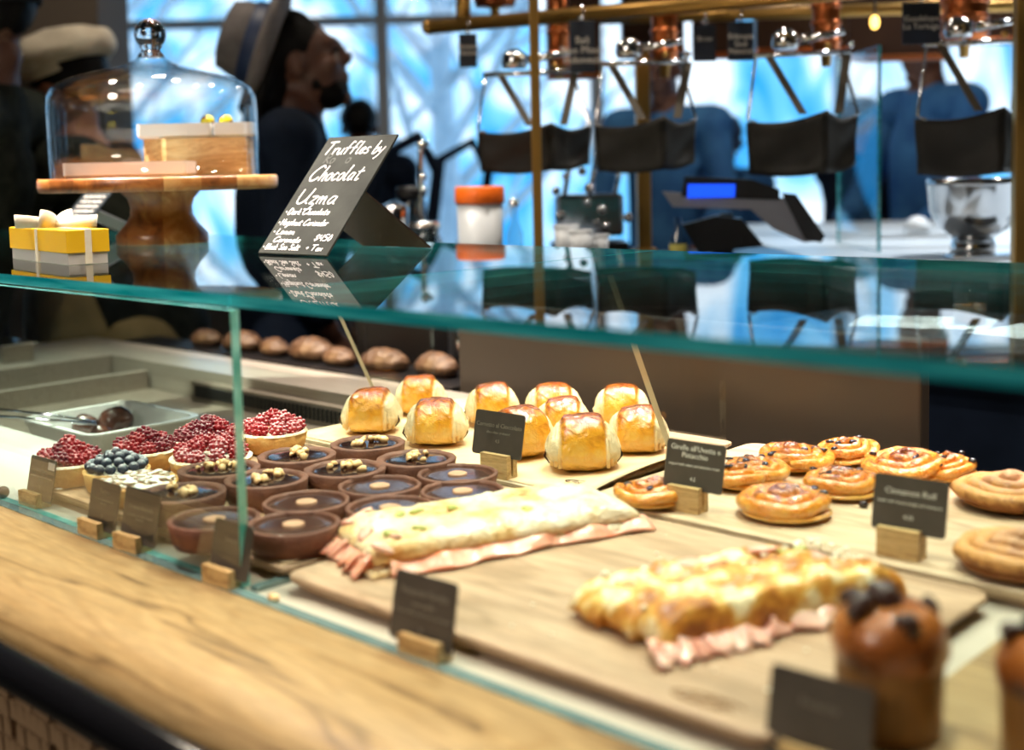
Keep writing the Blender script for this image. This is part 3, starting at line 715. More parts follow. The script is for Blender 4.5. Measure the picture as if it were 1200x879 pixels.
for i, (px, py, R, rr, lab) in enumerate(dan):
    R *= 1.13; o = spiral(3+i*7, R, 3.1 if R > .04 else 2.6, m_danish, 'spiral_raisin_bun'); p = G(px, py, zb+.02)
    o.location = (p.x, p.y, zb-.0005); o['label'] = lab; o['group'] = 'spiral raisin buns'
    if i in (7, 4, 8): o.rotation_euler = (.10, -.05, 0); o.location.z += .002
for i, (px, py, R, lab) in enumerate([(1186, 568, .068, 'cinnamon roll cut by the right edge of the picture, farther one'), (1196, 640, .066, 'cinnamon roll cut by the right edge of the picture, nearer one')]):
    o = spiral(90+i*5, R, 3.6, m_cinn, 'cinnamon_roll', .034, 0, tip=.016); p = G(px, py, zb+.024); o.location = (p.x, p.y, zb-.0005); o['label'] = lab; o['group'] = 'cinnamon rolls'
o = O('loose_raisin', ball(B(), (0, 0, .004), (.006, .005, .0042), 2), m_raisin); p = G(1012, 595, zb); o.location = (p.x, p.y, zb); tag(o, 'single loose raisin on the board left of the right card', 'raisin')

# ------------------------------------------------------------------ focaccias
def loaf(bm, L, Wd, H, seed, lobes=0, rough=1.0):
    nu, nv = 90, 44; top = []; 
    for i in range(nu+1):
        u = i/nu; row = []
        eu = min(1, 6*min(u, 1-u)); eu = sqrt(1-(1-eu)**2)
        for j in range(nv+1):
            v = j/nv; ev = min(1, 5*min(v, 1-v)); ev = sqrt(1-(1-ev)**2)
            wob = 1+.05*noise.noise(Vector((u*5, seed, 0)))
            x = (u-.5)*L*(1+.04*noise.noise(Vector((v*4, seed+5, 0)))); y = (v-.5)*Wd*wob
            h = H*(.25+.75*eu)*(.2+.8*ev)
            if lobes: h *= .68+.40*abs(sin(v*pi*lobes+.0+.25*sin(u*4)))**.8
            q = Vector((x, y, 0))*55+Vector((0, 0, seed)); h += (noise.noise(q)*.0030+noise.noise(q*2.3)*.0020+noise.noise(q*.4)*.003)*rough*min(eu, ev)
            row.append(bm.verts.new((x, y, max(h, .001))))
        top.append(row)
    for i in range(nu):
        for j in range(nv): bm.faces.new((top[i][j], top[i+1][j], top[i+1][j+1], top[i][j+1]))
    bd = [top[i][0] for i in range(nu+1)]+[top[nu][j] for j in range(1, nv+1)]+[top[i][nv] for i in range(nu-1, -1, -1)]+[top[0][j] for j in range(nv-1, 0, -1)]
    bb = [bm.verts.new((v.co.x*.97, v.co.y*.97, .0)) for v in bd]; n = len(bd)
    for k in range(n): bm.faces.new((bd[k], bb[k], bb[(k+1) % n], bd[(k+1) % n]))
    bm.faces.new(bb); bmesh.ops.recalc_face_normals(bm, faces=bm.faces); return bm
def ham_strip(bm, pts, w, amp, freq, seed, lift=.006, th=.0022):
    # rumpled slice: a wide ribbon along pts hanging outward
    n = 60; prev = None; P = [Vector(p) for p in pts]; seg = len(P)-1; nv = 7
    for i in range(n+1):
        s = i/n*seg; k = min(int(s), seg-1); c = P[k].lerp(P[k+1], s-k); d = (P[k+1]-P[k]).normalized(); o = Vector((d.y, -d.x, 0))
        row = []; ww = w*(.75+.5*noise.noise(Vector((s*2.3, seed, 0))))
        for j in range(nv):
            v = j/(nv-1); ph = i*freq+seed+v*1.2
            z = lift*(1-v)**1.2+amp*(.5+.5*sin(ph))*(.35+.65*sin(pi*min(v*1.1, 1)))+.0018
            row.append(bm.verts.new(c+o*(ww*(v-.25)+amp*.5*cos(ph*.7))+Vector((0, 0, max(z, .0012)))+d*amp*.6*sin(ph*1.3)))
        if prev:
            for j in range(nv-1): bm.faces.new((prev[j], row[j], row[j+1], prev[j+1]))
        prev = row
    return bm
def solid(o, th): s = o.modifiers.new('s', 'SOLIDIFY'); s.thickness = th; s.offset = 0; return o
p0, p1 = G(436, 683, zb), G(762, 622, zb); pbk = G(545, 598, zb)
d = Vector((p1.x-p0.x, p1.y-p0.y, 0)); LA = d.length; dn = d.normalized(); nn = Vector((-dn.y, dn.x, 0)); WA = .135
ctr = Vector((p0.x, p0.y, 0))+d*.5+nn*(WA/2+.004); 
t = T('ham_focaccia', 'pale flat ham focaccia on the left, behind the foreground card', 'bread', (ctr.x, ctr.y, zb), atan2(d.y, d.x), 'ham-filled focaccias on the foreground board')
O('bread_base', loaf(B(), LA*.99, WA, .016, 8), m_foc, t)
b_ = loaf(B(), LA*.97, WA*.97, .021, 3); bmesh.ops.translate(b_, vec=(0, .002, .012), verts=b_.verts); O('bread_top', b_, m_foc, t)
for i in range(8):
    k = ball(B(), (0, 0, 0), (.014, .008, .004), 2)
    for v in k.verts: v.co += v.co.normalized()*.003*noise.noise(v.co*150+Vector((i, 0, 0)))
    o = O('ham_piece', k, m_ham, t); o.location = (-LA*.44+.02*(i % 3), WA*(-.42+.12*i), .026+.003*(i % 2)); o.rotation_euler = (.2, .4, i*1.3)
solid(O('ham_slice', ham_strip(B(), [(-LA*.44, -WA*.47, .0), (LA*.50, -WA*.46, .0)], .020, .005, .55, 1, .011), m_ham2, t), .002)
solid(O('ham_slice', ham_strip(B(), [(-LA*.46, WA*.45, .0), (-LA*.48, -WA*.42, .0)], .034, .009, .8, 5, .014), m_ham2, t), .002)
solid(O('ham_slice', ham_strip(B(), [(-LA*.43, WA*.40, .0), (-LA*.46, -WA*.35, .0)], .020, .008, 1.1, 9, .020), m_ham, t), .002)
random.seed(31)
for i in range(6):
    o = O('courgette_piece', ball(B(), (0, 0, 0), (.009, .006, .003), 2), m_green, t); o.location = (random.uniform(-.4, .35)*LA, random.uniform(-.35, .3)*WA, .0335); o.rotation_euler = (.2, .1, i)
# second focaccia: three browned ridges, ham along the front
q0, q1 = G(772, 783, zb), G(1078, 712, zb); e0 = G(690, 728, zb)
d = Vector((q1.x-q0.x, q1.y-q0.y, 0)); LB = d.length; dn = d.normalized(); nn = Vector((-dn.y, dn.x, 0)); WB = .125
ctr = Vector((q0.x, q0.y, 0))+d*.5+nn*(WB/2+.008)
t = T('ham_focaccia', 'browned three-ridged ham focaccia on the right, behind the dark muffin', 'bread', (ctr.x, ctr.y, zb), atan2(d.y, d.x), 'ham-filled focaccias on the foreground board')
random.seed(4)
for k in range(3):
    b_ = loaf(B(), LB*(.94-.02*k), WB*.37, .033-.002*k, 20+k*3, rough=1.4)
    bmesh.ops.translate(b_, vec=(-.012*k+.004, -WB*.31+WB*.31*k, .004), verts=b_.verts); O('bread_ridge', b_, m_foc2, t)
solid(O('ham_slice', ham_strip(B(), [(-LB*.47, -WB*.44, 0), (LB*.16, -WB*.46, 0)], .026, .009, .6, 3, .010), m_ham, t), .0025)
solid(O('ham_slice', ham_strip(B(), [(-LB*.50, -WB*.50, 0), (-LB*.12, -WB*.50, 0)], .024, .008, .8, 7, .006), m_ham, t), .0025)
for i in range(9):
    o = O('courgette_piece', ball(B(), (0, 0, 0), (.008, .006, .003), 2), m_green, t); o.location = (random.uniform(-.42, .4)*LB, random.uniform(-.2, .4)*WB, .030); o.rotation_euler = (.3, .2, i)
cb = B()
for i in range(110):
    x = random.uniform(-.46, .46)*LB; y = random.uniform(-.2, .46)*WB; ball(cb, (x, y, .026+random.random()*.006), random.uniform(.0018, .0042), 1)
o = O('cheese_crumbs', cb, m_cream, t, 'scattered pale cheese crumbs'); o['kind'] = 'stuff'

for i in range(7):
    k = ball(B(), (0, 0, 0), (.016, .009, .003), 2)
    for v in k.verts: v.co.z += .002*noise.noise(v.co*150+Vector((i, 0, 0)))
    o = O('ham_piece', k, m_ham, t); o.location = (random.uniform(-.42, .4)*LB, WB*(.31*(i % 3)-.28), .0335); o.rotation_euler = (.1, .1, i*1.3)
random.seed(77); cb = B()
for i in range(46):
    x = random.uniform(-.93, -.46); y = random.uniform(.72, 1.04); r = random.uniform(.0008, .0022); ball(cb, (x+.694, y-.8805, .0176+r*.6), (r*1.3, r, r*.7), 1)
o = O('crumbs', cb, m_cream, bA, 'pale crumbs scattered over the board'); o['kind'] = 'stuff'
# ------------------------------------------------------------------ dark muffin
p = G(1042, 855, 1.012)
t = T('dark_muffin', 'tall dark brown muffin with jagged crust in the right foreground', 'muffin', (p.x, p.y, 1.012), .3)
O('muffin_body', lathe(B(), [(0, 0), (.033, 0), (.035, .003), (.0355, .02), (.0362, .052), (.035, .055), (0, .056)], 48, nz=.0010, ns=40), m_muf, t)
cr_ = B(); lathe(cr_, [(.0355, .050), (.0382, .054), (.0385, .064), (.0355, .076), (.030, .085), (.018, .088), (0, .089)], 48, nz=.004, ns=34)
O('muffin_crust', cr_, m_mufc, t)
for a, r, h, s in ((.5, .029, .086, .010), (1.7, .028, .088, .010), (2.9, .029, .086, .011), (4.0, .024, .091, .012), (5.2, .028, .085, .010), (0, 0, .090, .013), (2.4, .012, .093, .012)):
    k = ball(B(), (0, 0, 0), (s, s*.7, s*.75), 2)
    for v in k.verts: v.co += v.co.normalized()*noise.noise(v.co*110+Vector((a, 0, 0)))*.007
    o = O('crust_peak', k, M('burnt_crust', (.045, .016, .010), .4, bump=(80, .6), coat=.3) if 'burnt_crust' not in bpy.data.materials else bpy.data.materials['burnt_crust'], t)
    o.location = (r*cos(a), r*sin(a), h); o.rotation_euler = (0, .5, a)
p = G(1200, 872, 1.012)
t2 = copy_tree(t); t2.location = (p.x+.028, p.y-.015, 1.012); t2.rotation_euler.z = 2; t2['label'] = 'second muffin just showing at the lower right corner of the picture'
t2['group'] = t['group'] = 'dark muffins at the lower right'

# ------------------------------------------------------------------ small cards in wooden holders
def card(px, py, zb_, rz, lines, lab, wC=.078, hC=.056, blk=(.044, .020, .018), tilt=.20, off=.012, ink=None, ins=None, sticker=False):
    p = G(px, py, zb_)
    t = T('menu_card', lab, 'sign', (p.x, p.y, zb_), rz)
    b = B(); w_, dp, hh = blk
    sweep = [(-dp/2, 0), (dp/2, 0), (dp/2, hh), (.003, hh), (.0018, hh*.4), (-.0016, hh*.4), (-.0022, hh), (-dp/2, hh)]
    sweep_profile(b, sweep, [-w_/2, w_/2]); bmesh.ops.recalc_face_normals(b, faces=b.faces)
    O('wooden_holder', b, m_holder, t, smooth=False)
    e = bpy.data.objects.new('card_panel', None)
    P = rounded(-wC/2+off, wC/2+off, 0, hC, .004, 4); c = B(); prism(c, P, -.0006, .0006)
    co = O('card_panel', c, m_card, t, smooth=False); co.location = (0, 0, hh-(ins if ins is not None else (.010 if hh < .03 else .005))); co.rotation_euler = (pi/2-tilt, 0, 0)
    for s, sz, y in lines: text(s, sz, ink or m_ink, co, (off, y, .0009))
    if sticker:
        s = O('price_sticker', box(B(), (wC/2+off-.009, hC-.008, .001), (.015, .009, .0006)), m_boxwhite, co, smooth=False)
    return t
zc = 1.0005
card(41, 592, zc, .02, [('Crostata Lampone', .0072, .034), ('raspberry tart with vanilla cream', .0040, .027), ('7', .006, .013)], 'leftmost small card with a white sticker on its corner, inside the glass', .062, .052, off=.010, sticker=True, ink=m_inkd)
card(112, 627, zc, .0, [('Tortina', .0075, .040), ('fruit and almond tart of\nthe day', .0042, .032), ('7', .007, .012)], 'second small card from the left, before the almond tart', .062, .054, off=.012, ink=m_inkd)
card(155, 644, zc, .05, [('Crostata Nocciola', .006, .036), ('chocolate tart with roasted\nhazelnut', .0042, .028)], 'third small card from the left, before the nut-topped tart', .066, .058, off=.010, ink=m_inkd)
card(262, 684, zc, .03, [('Crostata', .006, .034)], 'fourth small card from the left, just behind the vertical glass edge', .062, .054, off=.008, ink=m_inkd)
card(498, 769, zc, .05, [('Focaccia Farcita', .0085, .040), ('mortadella', .006, .031), ('focaccia filled with ham and cheese', .0045, .024), ('9', .007, .010)], 'foreground card standing before the left focaccia', .072, .058, blk=(.046, .018, .017), off=-.006, ink=m_inkd)
card(955, 905, zc, .05, [('Focaccia', .008, .034)], 'blurred dark card at the bottom edge before the dark muffin', .074, .056, blk=(.046, .018, .017), off=.0, ink=m_inkd)
card(585, 572, 1.0005, .05, [('Cornetto al Cioccolato', .0080, .036), ('chocolate croissant', .0050, .028), ('4.5', .006, .017)], 'card with chocolate croissant lettering in front of the buns', .082, .056, blk=(.044, .020, .045), off=-.004, ink=m_inkd)
card(806, 616, 1.0005, .05, [("Girelle all'Uvetta e\nPistacchio", .0085, .043), ('topped with raisins and pistachio cream', .0041, .0255), ('4.5', .006, .010)], 'card on a wooden block in front of the spiral raisin buns', .076, .054, blk=(.040, .022, .046), off=.006)
card(1056, 672, 1.0005, .05, [('Cinnamon Roll', .0085, .036), ('made with house dough and cinnamon', .0042, .027), ('4.25', .006, .013)], 'card on a wooden block reading Cinnamon Roll', .074, .054, blk=(.042, .022, .046), off=.006)
o = O('round_bead', ball(B(), (0, 0, .008), .008, 2), M('taupe_bead', (.16, .12, .09), .4)); p = G(4, 584, 1.0); o.location = (p.x, p.y, 1.0); tag(o, 'small round brown nut at the far left of the glass', 'nut')
b_ = ball(B(), (0, 0, .004), (.007, .005, .004), 2); o = O('pastry_crumb', b_, m_nut); p = G(321, 705, 1.0); o.location = (p.x, p.y, 1.0); tag(o, 'golden pastry crumb at the foot of the vertical glass edge', 'crumb')
o = O('almond_crumb', am, None); p = G(69, 574, zb); o.location = (p.x, p.y, zb+.001); o.scale = (.008,)*3; tag(o, 'single almond flake lying beside the leftmost tart', 'crumb')

# ------------------------------------------------------------------ white tray with chocolate balls and tongs
t = T('white_tray', 'square white porcelain tray with chocolate balls in the steel well', 'tray', (-1.91, 1.037, .9455), 0)
bm = B(); P0 = rounded(-.100, .100, -.085, .085, .02); P1 = rounded(-.122, .122, -.104, .104, .026); P2 = rounded(-.112, .112, -.094, .094, .022); P3 = rounded(-.094, .094, -.078, .078, .018)
rg = [[bm.verts.new((x, y, z)) for x, y in P] for P, z in ((P0, 0), (P1, .052), (P1, .055), (P2, .055), (P3, .008))]
for a, b in zip(rg, rg[1:]):
    for j in range(len(a)): bm.faces.new((a[j], a[(j+1) % len(a)], b[(j+1) % len(a)], b[j]))
bm.faces.new(rg[0][::-1]); bm.faces.new(rg[-1]); O('dish_wall', bm, m_whitet, t, smooth=False)
for i, (px, py, r, lab) in enumerate([(100, 491, .024, 'small chocolate ball on the left of the white tray'), (136, 489, .031, 'large chocolate ball on the right of the white tray'), (118, 498, .020, 'small front chocolate ball in the white tray')]):
    k = ball(B(), (0, 0, r*.8), (r, r, r*.85), 3)
    for v in k.verts: v.co += v.co.normalized()*noise.noise(v.co*60+Vector((i*5, 0, 0)))*.004; v.co.z = max(v.co.z, 0)
    p = G(px, py, .985); o = O('chocolate_ball', k, m_choc); o.location = (p.x, p.y, .9537); tag(o, lab, 'chocolate', 'chocolate balls in the tray')
t = T('serving_tongs', 'steel serving tongs resting on the rim of the white tray', 'tongs', G(50, 488, 1.004))
for s in (-1, 1):
    a = G(0, 484+4*s, 1.012); m_ = G(55, 489+3*s, 1.012); c_ = G(112, 496+s, .992); L0 = t.location
    O('tong_arm', tube(B(), [a-L0, m_-L0, c_-L0], [.004, .0045, .005], 8, flat=.6), m_chrome, t)

# ------------------------------------------------------------------ on the glass top: cake stand and dome
ZG = 1.2865
sp_ = G(191, 285, ZG); sx, sy = sp_.x, sp_.y; px_m = 1450/2.03
t = T('cake_stand', 'turned acacia cake stand with a thick round plate on the glass top', 'cake stand', (sx, sy, ZG), TH+.3)
def seg_mat():
    m, tt, b, o = nodes('acacia_laminate'); tc = N(tt, 'ShaderNodeTexCoord'); sp = N(tt, 'ShaderNodeSeparateXYZ'); tt.links.new(tc.outputs['Object'], sp.inputs[0])
    ml = N(tt, 'ShaderNodeMath', operation='MULTIPLY'); ml.inputs[1].default_value = 17; tt.links.new(sp.outputs[0], ml.inputs[0])
    fl = N(tt, 'ShaderNodeMath', operation='FLOOR'); tt.links.new(ml.outputs[0], fl.inputs[0]); wn_ = N(tt, 'ShaderNodeTexWhiteNoise', noise_dimensions='1D'); tt.links.new(fl.outputs[0], wn_.inputs['W'])
    cb_ = N(tt, 'ShaderNodeCombineXYZ'); tt.links.new(wn_.outputs[0], cb_.inputs[0]); va = N(tt, 'ShaderNodeVectorMath', operation='ADD'); tt.links.new(tc.outputs['Object'], va.inputs[0]); tt.links.new(cb_.outputs[0], va.inputs[1])
    mp = N(tt, 'ShaderNodeMapping'); mp.inputs['Scale'].default_value = (26, 7, 26); tt.links.new(va.outputs[0], mp.inputs[0])
    nz = N(tt, 'ShaderNodeTexNoise', i_Scale=1.0, i_Detail=5.0, i_Distortion=1.5); tt.links.new(mp.outputs[0], nz.inputs[0])
    ad = N(tt, 'ShaderNodeMath', operation='MULTIPLY_ADD'); ad.inputs[1].default_value = .55; tt.links.new(wn_.outputs[0], ad.inputs[0]); tt.links.new(nz.outputs[0], ad.inputs[2])
    r = ramp(tt, [(.35, (.10, .028, .006)), (.6, (.30, .10, .022)), (.85, (.46, .20, .055)), (1.0, (.60, .33, .12))]); tt.links.new(ad.outputs[0], r.inputs[0]); tt.links.new(r.outputs[0], b.inputs['Base Color'])
    b.inputs['Roughness'].default_value = .35; b.inputs['Coat Weight'].default_value = .3; b.inputs['Coat Roughness'].default_value = .2; return m
m_lam = seg_mat()
O('pedestal', lathe(B(), [(0, 0), (.077, 0), (.078, .003), (.078, .016), (.074, .021), (.062, .034), (.053, .050), (.052, .064), (.056, .078), (.065, .088), (.069, .0925), (0, .0925)], 64), m_lam, t)
O('plate', lathe(B(), [(0, .0922), (.196, .0922), (.200, .094), (.2015, .100), (.2015, .112), (.199, .1155), (0, .1155)], 96), m_lam, t)
zp = ZG+.1158
def stand_pt(px, r_fwd=0): # point on the plate, at px across and r_fwd further away
    o = (px-187)/px_m; return Vector((sx+cos(TH)*o-sin(TH)*r_fwd, sy+sin(TH)*o+cos(TH)*r_fwd, zp))
t = T('glass_dome', 'clear glass cake dome with a ball handle covering the cake stand', 'cake dome', stand_pt(183), 0)
pr = [(.1755, 0), (.1765, .05), (.177, .115), (.176, .135), (.170, .150), (.156, .161), (.135, .170), (.10, .1795), (.068, .1865), (.040, .195), (.026, .203), (.0205, .212)]
inn = [(max(r-.003, .001), z-.0015) for r, z in pr[::-1]]; inn[-1] = (pr[0][0]-.003, 0)
O('bell', lathe(B(), pr+[(.018, .2125)]+inn[1:]+[pr[0]], 96), m_domeg, t)
m_solid, tt_, bb_, oo_ = nodes('solid_glass'); bb_.inputs['Transmission Weight'].default_value = 1; bb_.inputs['Roughness'].default_value = 0; bb_.inputs['IOR'].default_value = 1.5
O('handle', lathe(B(), [(0, .206), (.022, .206), (.0205, .212), (.0165, .216), (.016, .220), (.020, .2245)]+[(.0268*cos(a), .2455+.0268*sin(a)) for a in [radians(-48+9.2*k) for k in range(15)]]+[(0, .2723)], 48), m_solid, t)
def tray_dish(px0, px1, back, z, lab, h=.026, dpt=.10, dm=True):
    c = stand_pt((px0+px1)/2, back); wd = (px1-px0)/px_m
    t = T('white_dish', lab, 'dish', (c.x, c.y, z), TH)
    bm = B(); P0 = rounded(-wd/2+.004, wd/2-.004, -dpt/2+.004, dpt/2-.004, .01, 3); P1 = rounded(-wd/2, wd/2, -dpt/2, dpt/2, .006, 3); P3 = rounded(-wd/2+.007, wd/2-.007, -dpt/2+.007, dpt/2-.007, .006, 3)
    rg = [[bm.verts.new((x, y, zz)) for x, y in P] for P, zz in ((P0, 0), (P1, .005), (P1, h), (P3, h), (P3, .008))]
    for a, b in zip(rg, rg[1:]):
        for j in range(len(a)): bm.faces.new((a[j], a[(j+1) % len(a)], b[(j+1) % len(a)], b[j]))
    bm.faces.new(rg[0][::-1]); bm.faces.new(rg[-1]); O('dish_body', bm, m_white, t, smooth=False); return t
c = stand_pt(183, 0); t = T('wooden_riser', 'pale oak riser block under the glass dome', 'riser', (c.x, c.y, zp), TH)
O('block', prism(B(), [(-.029, .03), (.017, .005), (.158, .005), (.161, .010), (.161, .050), (.11, .11), (-.029, .12)], 0, .066), m_riser, t, smooth=False)
tray_dish(86, 235, -.042, zp, 'low white dish on the plate in front of the riser', .026, .075)
tray_dish(158, 251, .052, zp+.0662, 'white dish on the left of the riser, under the dome', .026, .085); tray_dish(254, 303, .028, zp+.0662, 'smaller white dish on the right of the riser, under the dome', .026, .038)
for px, lab in ((244, 'left yellow-speckled chocolate on the upper white dish'), (267, 'right yellow-speckled chocolate on the upper white dish')):
    c = stand_pt(px, .03); k = ball(B(), (0, 0, .010), (.0125, .0125, .012), 3); o = O('speckled_chocolate', k, m_red); o.location = (c.x, c.y, zp+.0662+.0185); tag(o, lab, 'chocolate', 'speckled chocolates')

# ------------------------------------------------------------------ gift box
a0, a1, a2 = G(80, 311, ZG), G(14, 303, ZG), G(119, 304, ZG)
dx = Vector((a1.x-a0.x, a1.y-a0.y, 0)); dy = Vector((a2.x-a0.x, a2.y-a0.y, 0)); ang = atan2(dx.y, dx.x)
wL = dx.length; wR = .056; yd = Vector((-sin(ang), cos(ang), 0)); sgn = 1 if yd.dot(dy) > 0 else -1
cc = Vector((a0.x, a0.y, 0))+dx*.5+yd*sgn*wR/2
t = T('gift_box', 'small yellow gift box tied with a cream ribbon on the glass top', 'gift box', (cc.x, cc.y, ZG), ang)
O('box_base', box(B(), (0, 0, .012), (wL-.002, wR-.002, .024)), m_boxwhite, t, smooth=False)
O('box_lid', box(B(), (0, 0, .031), (wL+.003, wR+.003, .031), bev=.001), m_yellow, t, smooth=False)
rbn = B(); box(rbn, (.0, 0, .0235), (.009, wR+.005, .0465)); box(rbn, (0, 0, .0240), (wL+.005, .009, .0465)); O('ribbon_band', rbn, m_ribbon, t, smooth=False)
for k, (a, L_, ww, lift) in enumerate([(TH-ang-.15, .060, .0085, .0), (TH-ang+pi+.2, .056, .0095, .0), (TH-ang+.9, .026, .0125, .0), (TH-ang-2.0, .030, .0130, .0)]):
    lp = B(); prev = None; a -= ang*.0
    for i in range(25):
        s = i/24*2*pi; r_ = L_*(1-cos(s))/2; sd = L_*.30*sin(s)*(.4+.6*(1-cos(s))/2); tp_ = ww*(.35+.65*sin(s/2))
        pt = Vector((cos(a)*r_-sin(a)*sd, sin(a)*r_+cos(a)*sd, .0475+tp_+lift*r_/L_*3)); wv = Vector((-sin(a)*.25, cos(a)*.25, 1))*tp_
        row = [lp.verts.new(pt-wv), lp.verts.new(pt+wv)]
        if prev: lp.faces.new((prev[0], row[0], row[1], prev[1]))
        prev = row
    solid(O('bow_loop', lp, m_ribbon, t), .0006)
O('bow_knot', ball(B(), (0, 0, .053), (.008, .008, .008), 2), m_ribbon, t)

# ------------------------------------------------------------------ signs on the glass top
A = {'T': [[(0, 1), (.8, 1.05)], [(.42, 1.03), (.3, 0)]], 'r': [[(0, .5), (.08, 0)], [(.06, .3), (.22, .5), (.38, .46)]], 'u': [[(0, .5), (.03, .1), (.18, 0), (.38, .2), (.42, .5), (.40, .1), (.5, 0)]],
     'f': [[(.5, .95), (.32, 1), (.22, .7), (.15, 0)], [(0, .5), (.42, .52)]], 'l': [[(.12, 1), (.05, .2), (.14, 0), (.24, .08)]], 'e': [[(.02, .22), (.34, .32), (.28, .5), (.08, .42), (.04, .12), (.2, 0), (.4, .12)]],
     's': [[(.34, .46), (.16, .5), (.08, .36), (.28, .2), (.22, .02), (0, .04)]], 'b': [[(.1, 1), (.03, .05), (.25, 0), (.38, .25), (.25, .45), (.06, .32)]], 'y': [[(0, .5), (.08, .15), (.3, .2)], [(.42, .5), (.2, -.2), (0, -.45)]],
     'C': [[(.75, .85), (.5, 1.02), (.15, .7), (.02, .3), (.2, 0), (.5, .05), (.7, .25)]], 'h': [[(.14, 1), (.03, 0)], [(.06, .25), (.25, .5), (.36, .4), (.34, 0), (.44, .04)]], 'o': [[(.22, .5), (.04, .35), (.08, .04), (.3, .04), (.36, .34), (.22, .5), (.4, .42)]],
     'c': [[(.34, .42), (.16, .5), (.03, .2), (.16, 0), (.36, .1)]], 'a': [[(.36, .45), (.14, .48), (.03, .16), (.16, 0), (.34, .22), (.38, .48), (.36, .08), (.46, .02)]], 't': [[(.2, .85), (.12, .1), (.24, 0), (.36, .1)], [(0, .55), (.42, .6)]],
     'U': [[(0, .95), (.02, .25), (.22, 0), (.5, .25), (.62, 1)], [(.62, 1), (.56, .2), (.72, .02)]], 'z': [[(0, .46), (.32, .48), (.05, .04), (.34, .0), (.2, -.35), (0, -.35)]], 'm': [[(0, .46), (.04, 0)], [(.04, .28), (.18, .48), (.24, 0)], [(.25, .28), (.4, .48), (.46, .05), (.55, 0)]],
     'D': [[(.1, 1), (.02, 0), (.4, .1), (.62, .55), (.4, .95), (0, 1)]], 'k': [[(.1, 1), (.03, 0)], [(.36, .5), (.07, .24), (.38, 0)]], 'H': [[(.08, 1), (0, 0)], [(.56, 1), (.48, 0)], [(.03, .5), (.52, .54)]], 'n': [[(0, .46), (.04, 0)], [(.04, .28), (.22, .48), (.32, .3), (.32, 0), (.42, .04)]],
     'i': [[(.06, .46), (.04, .06), (.14, 0)], [(.08, .68), (.1, .7)]], 'd': [[(.34, .42), (.12, .48), (.03, .14), (.18, 0), (.34, .2)], [(.44, 1), (.36, .06), (.46, 0)]], 'L': [[(.12, 1), (.02, .04), (.5, 0)]], 'B': [[(.08, 1), (.02, 0)], [(.08, 1), (.42, .86), (.32, .58), (.06, .52), (.46, .36), (.36, .04), (.02, 0)]],
     'S': [[(.5, .88), (.26, 1), (.1, .74), (.42, .38), (.3, .02), (0, .1)]], '$': [[(.4, .8), (.18, .88), (.08, .66), (.36, .36), (.24, .1), (0, .18)], [(.26, 1.02), (.14, -.08)]], '4': [[(.1, .95), (.02, .45), (.42, .5)], [(.4, 1), (.3, 0)]],
     '5': [[(.4, 1), (.12, .98), (.06, .6), (.34, .56), (.32, .1), (0, .04)]], '0': [[(.2, 1), (.04, .5), (.14, 0), (.34, .4), (.2, 1)]], '+': [[(0, .45), (.34, .48)], [(.2, .7), (.16, .22)]], 'x': [[(0, .48), (.34, 0)], [(.34, .5), (0, .02)]],
     '*': [[(.05, .42), (.14, .5), (.14, .36), (.05, .42)]], 'R': [[(.08, 1), (.02, 0)], [(.04, 1), (.46, .88), (.34, .56), (.06, .5), (.5, 0)]]}
def smooth_pts(P, n=5):
    if len(P) < 3: return [Vector((x, y, 0)) for x, y in P]
    Q = [P[0]]+list(P)+[P[-1]]; out = []
    for i in range(1, len(Q)-2):
        for k in range(n):
            s = k/n; a, b, c, d = Q[i-1], Q[i], Q[i+1], Q[i+2]; f = lambda j: .5*((2*b[j])+(-a[j]+c[j])*s+(2*a[j]-5*b[j]+4*c[j]-d[j])*s*s+(-a[j]+3*b[j]-3*c[j]+d[j])*s**3)
            out.append(Vector((f(0), f(1), 0)))
    out.append(Vector((P[-1][0], P[-1][1], 0))); return out
def hand(parent, s, x, y, h, width, mat, pen, slant=.3, sup=None):
    adv = 0; L = []
    for ch in s:
        if ch == ' ': adv += .35; continue
        g = A[ch]; w_ = max(p[0] for st in g for p in st)
        L.append((ch, adv)); adv += w_+.10
    k = width/adv; bm = B()
    for ch, ax in L:
        for st in A[ch]:
            pts = [Vector(((ax+p.x)*k+p.y*h*slant+x, p.y*h+y, 0)) for p in smooth_pts(st)]
            tube(bm, pts, pen, 5, flat=.35)
    o = O('handwriting', bm, mat, parent, smooth=False); o.location.z = .0018; return o
def tent(name, lab, X0, X1, Y0, z0, dY, H, backY, mf, mb, frac=.52, th=.003):
    t = T(name, lab, 'sign', ((X0+X1)/2, Y0, z0)); wd = X1-X0
    L_ = sqrt(dY*dY+H*H); an = atan2(H, dY)
    f = O('front_panel', box(B(), (0, L_/2, 0), (wd, L_, th)), mf, t, smooth=False); f.location = (0, 0, .0015); f.rotation_euler = (an, 0, 0)
    pt = (dY*frac, H*frac); by = backY; l2 = sqrt((by-pt[0])**2+pt[1]**2); a2 = atan2(pt[1], -(by-pt[0]))
    b = O('back_panel', box(B(), (0, l2/2, 0), (wd, l2, th)), mb, t, smooth=False); b.location = (0, by, .001); b.rotation_euler = (atan2(pt[1], pt[0]-by), 0, 0)
    return t, f, wd, L_
b0, b1 = G(301, 298, ZG), G(386, 301, ZG)
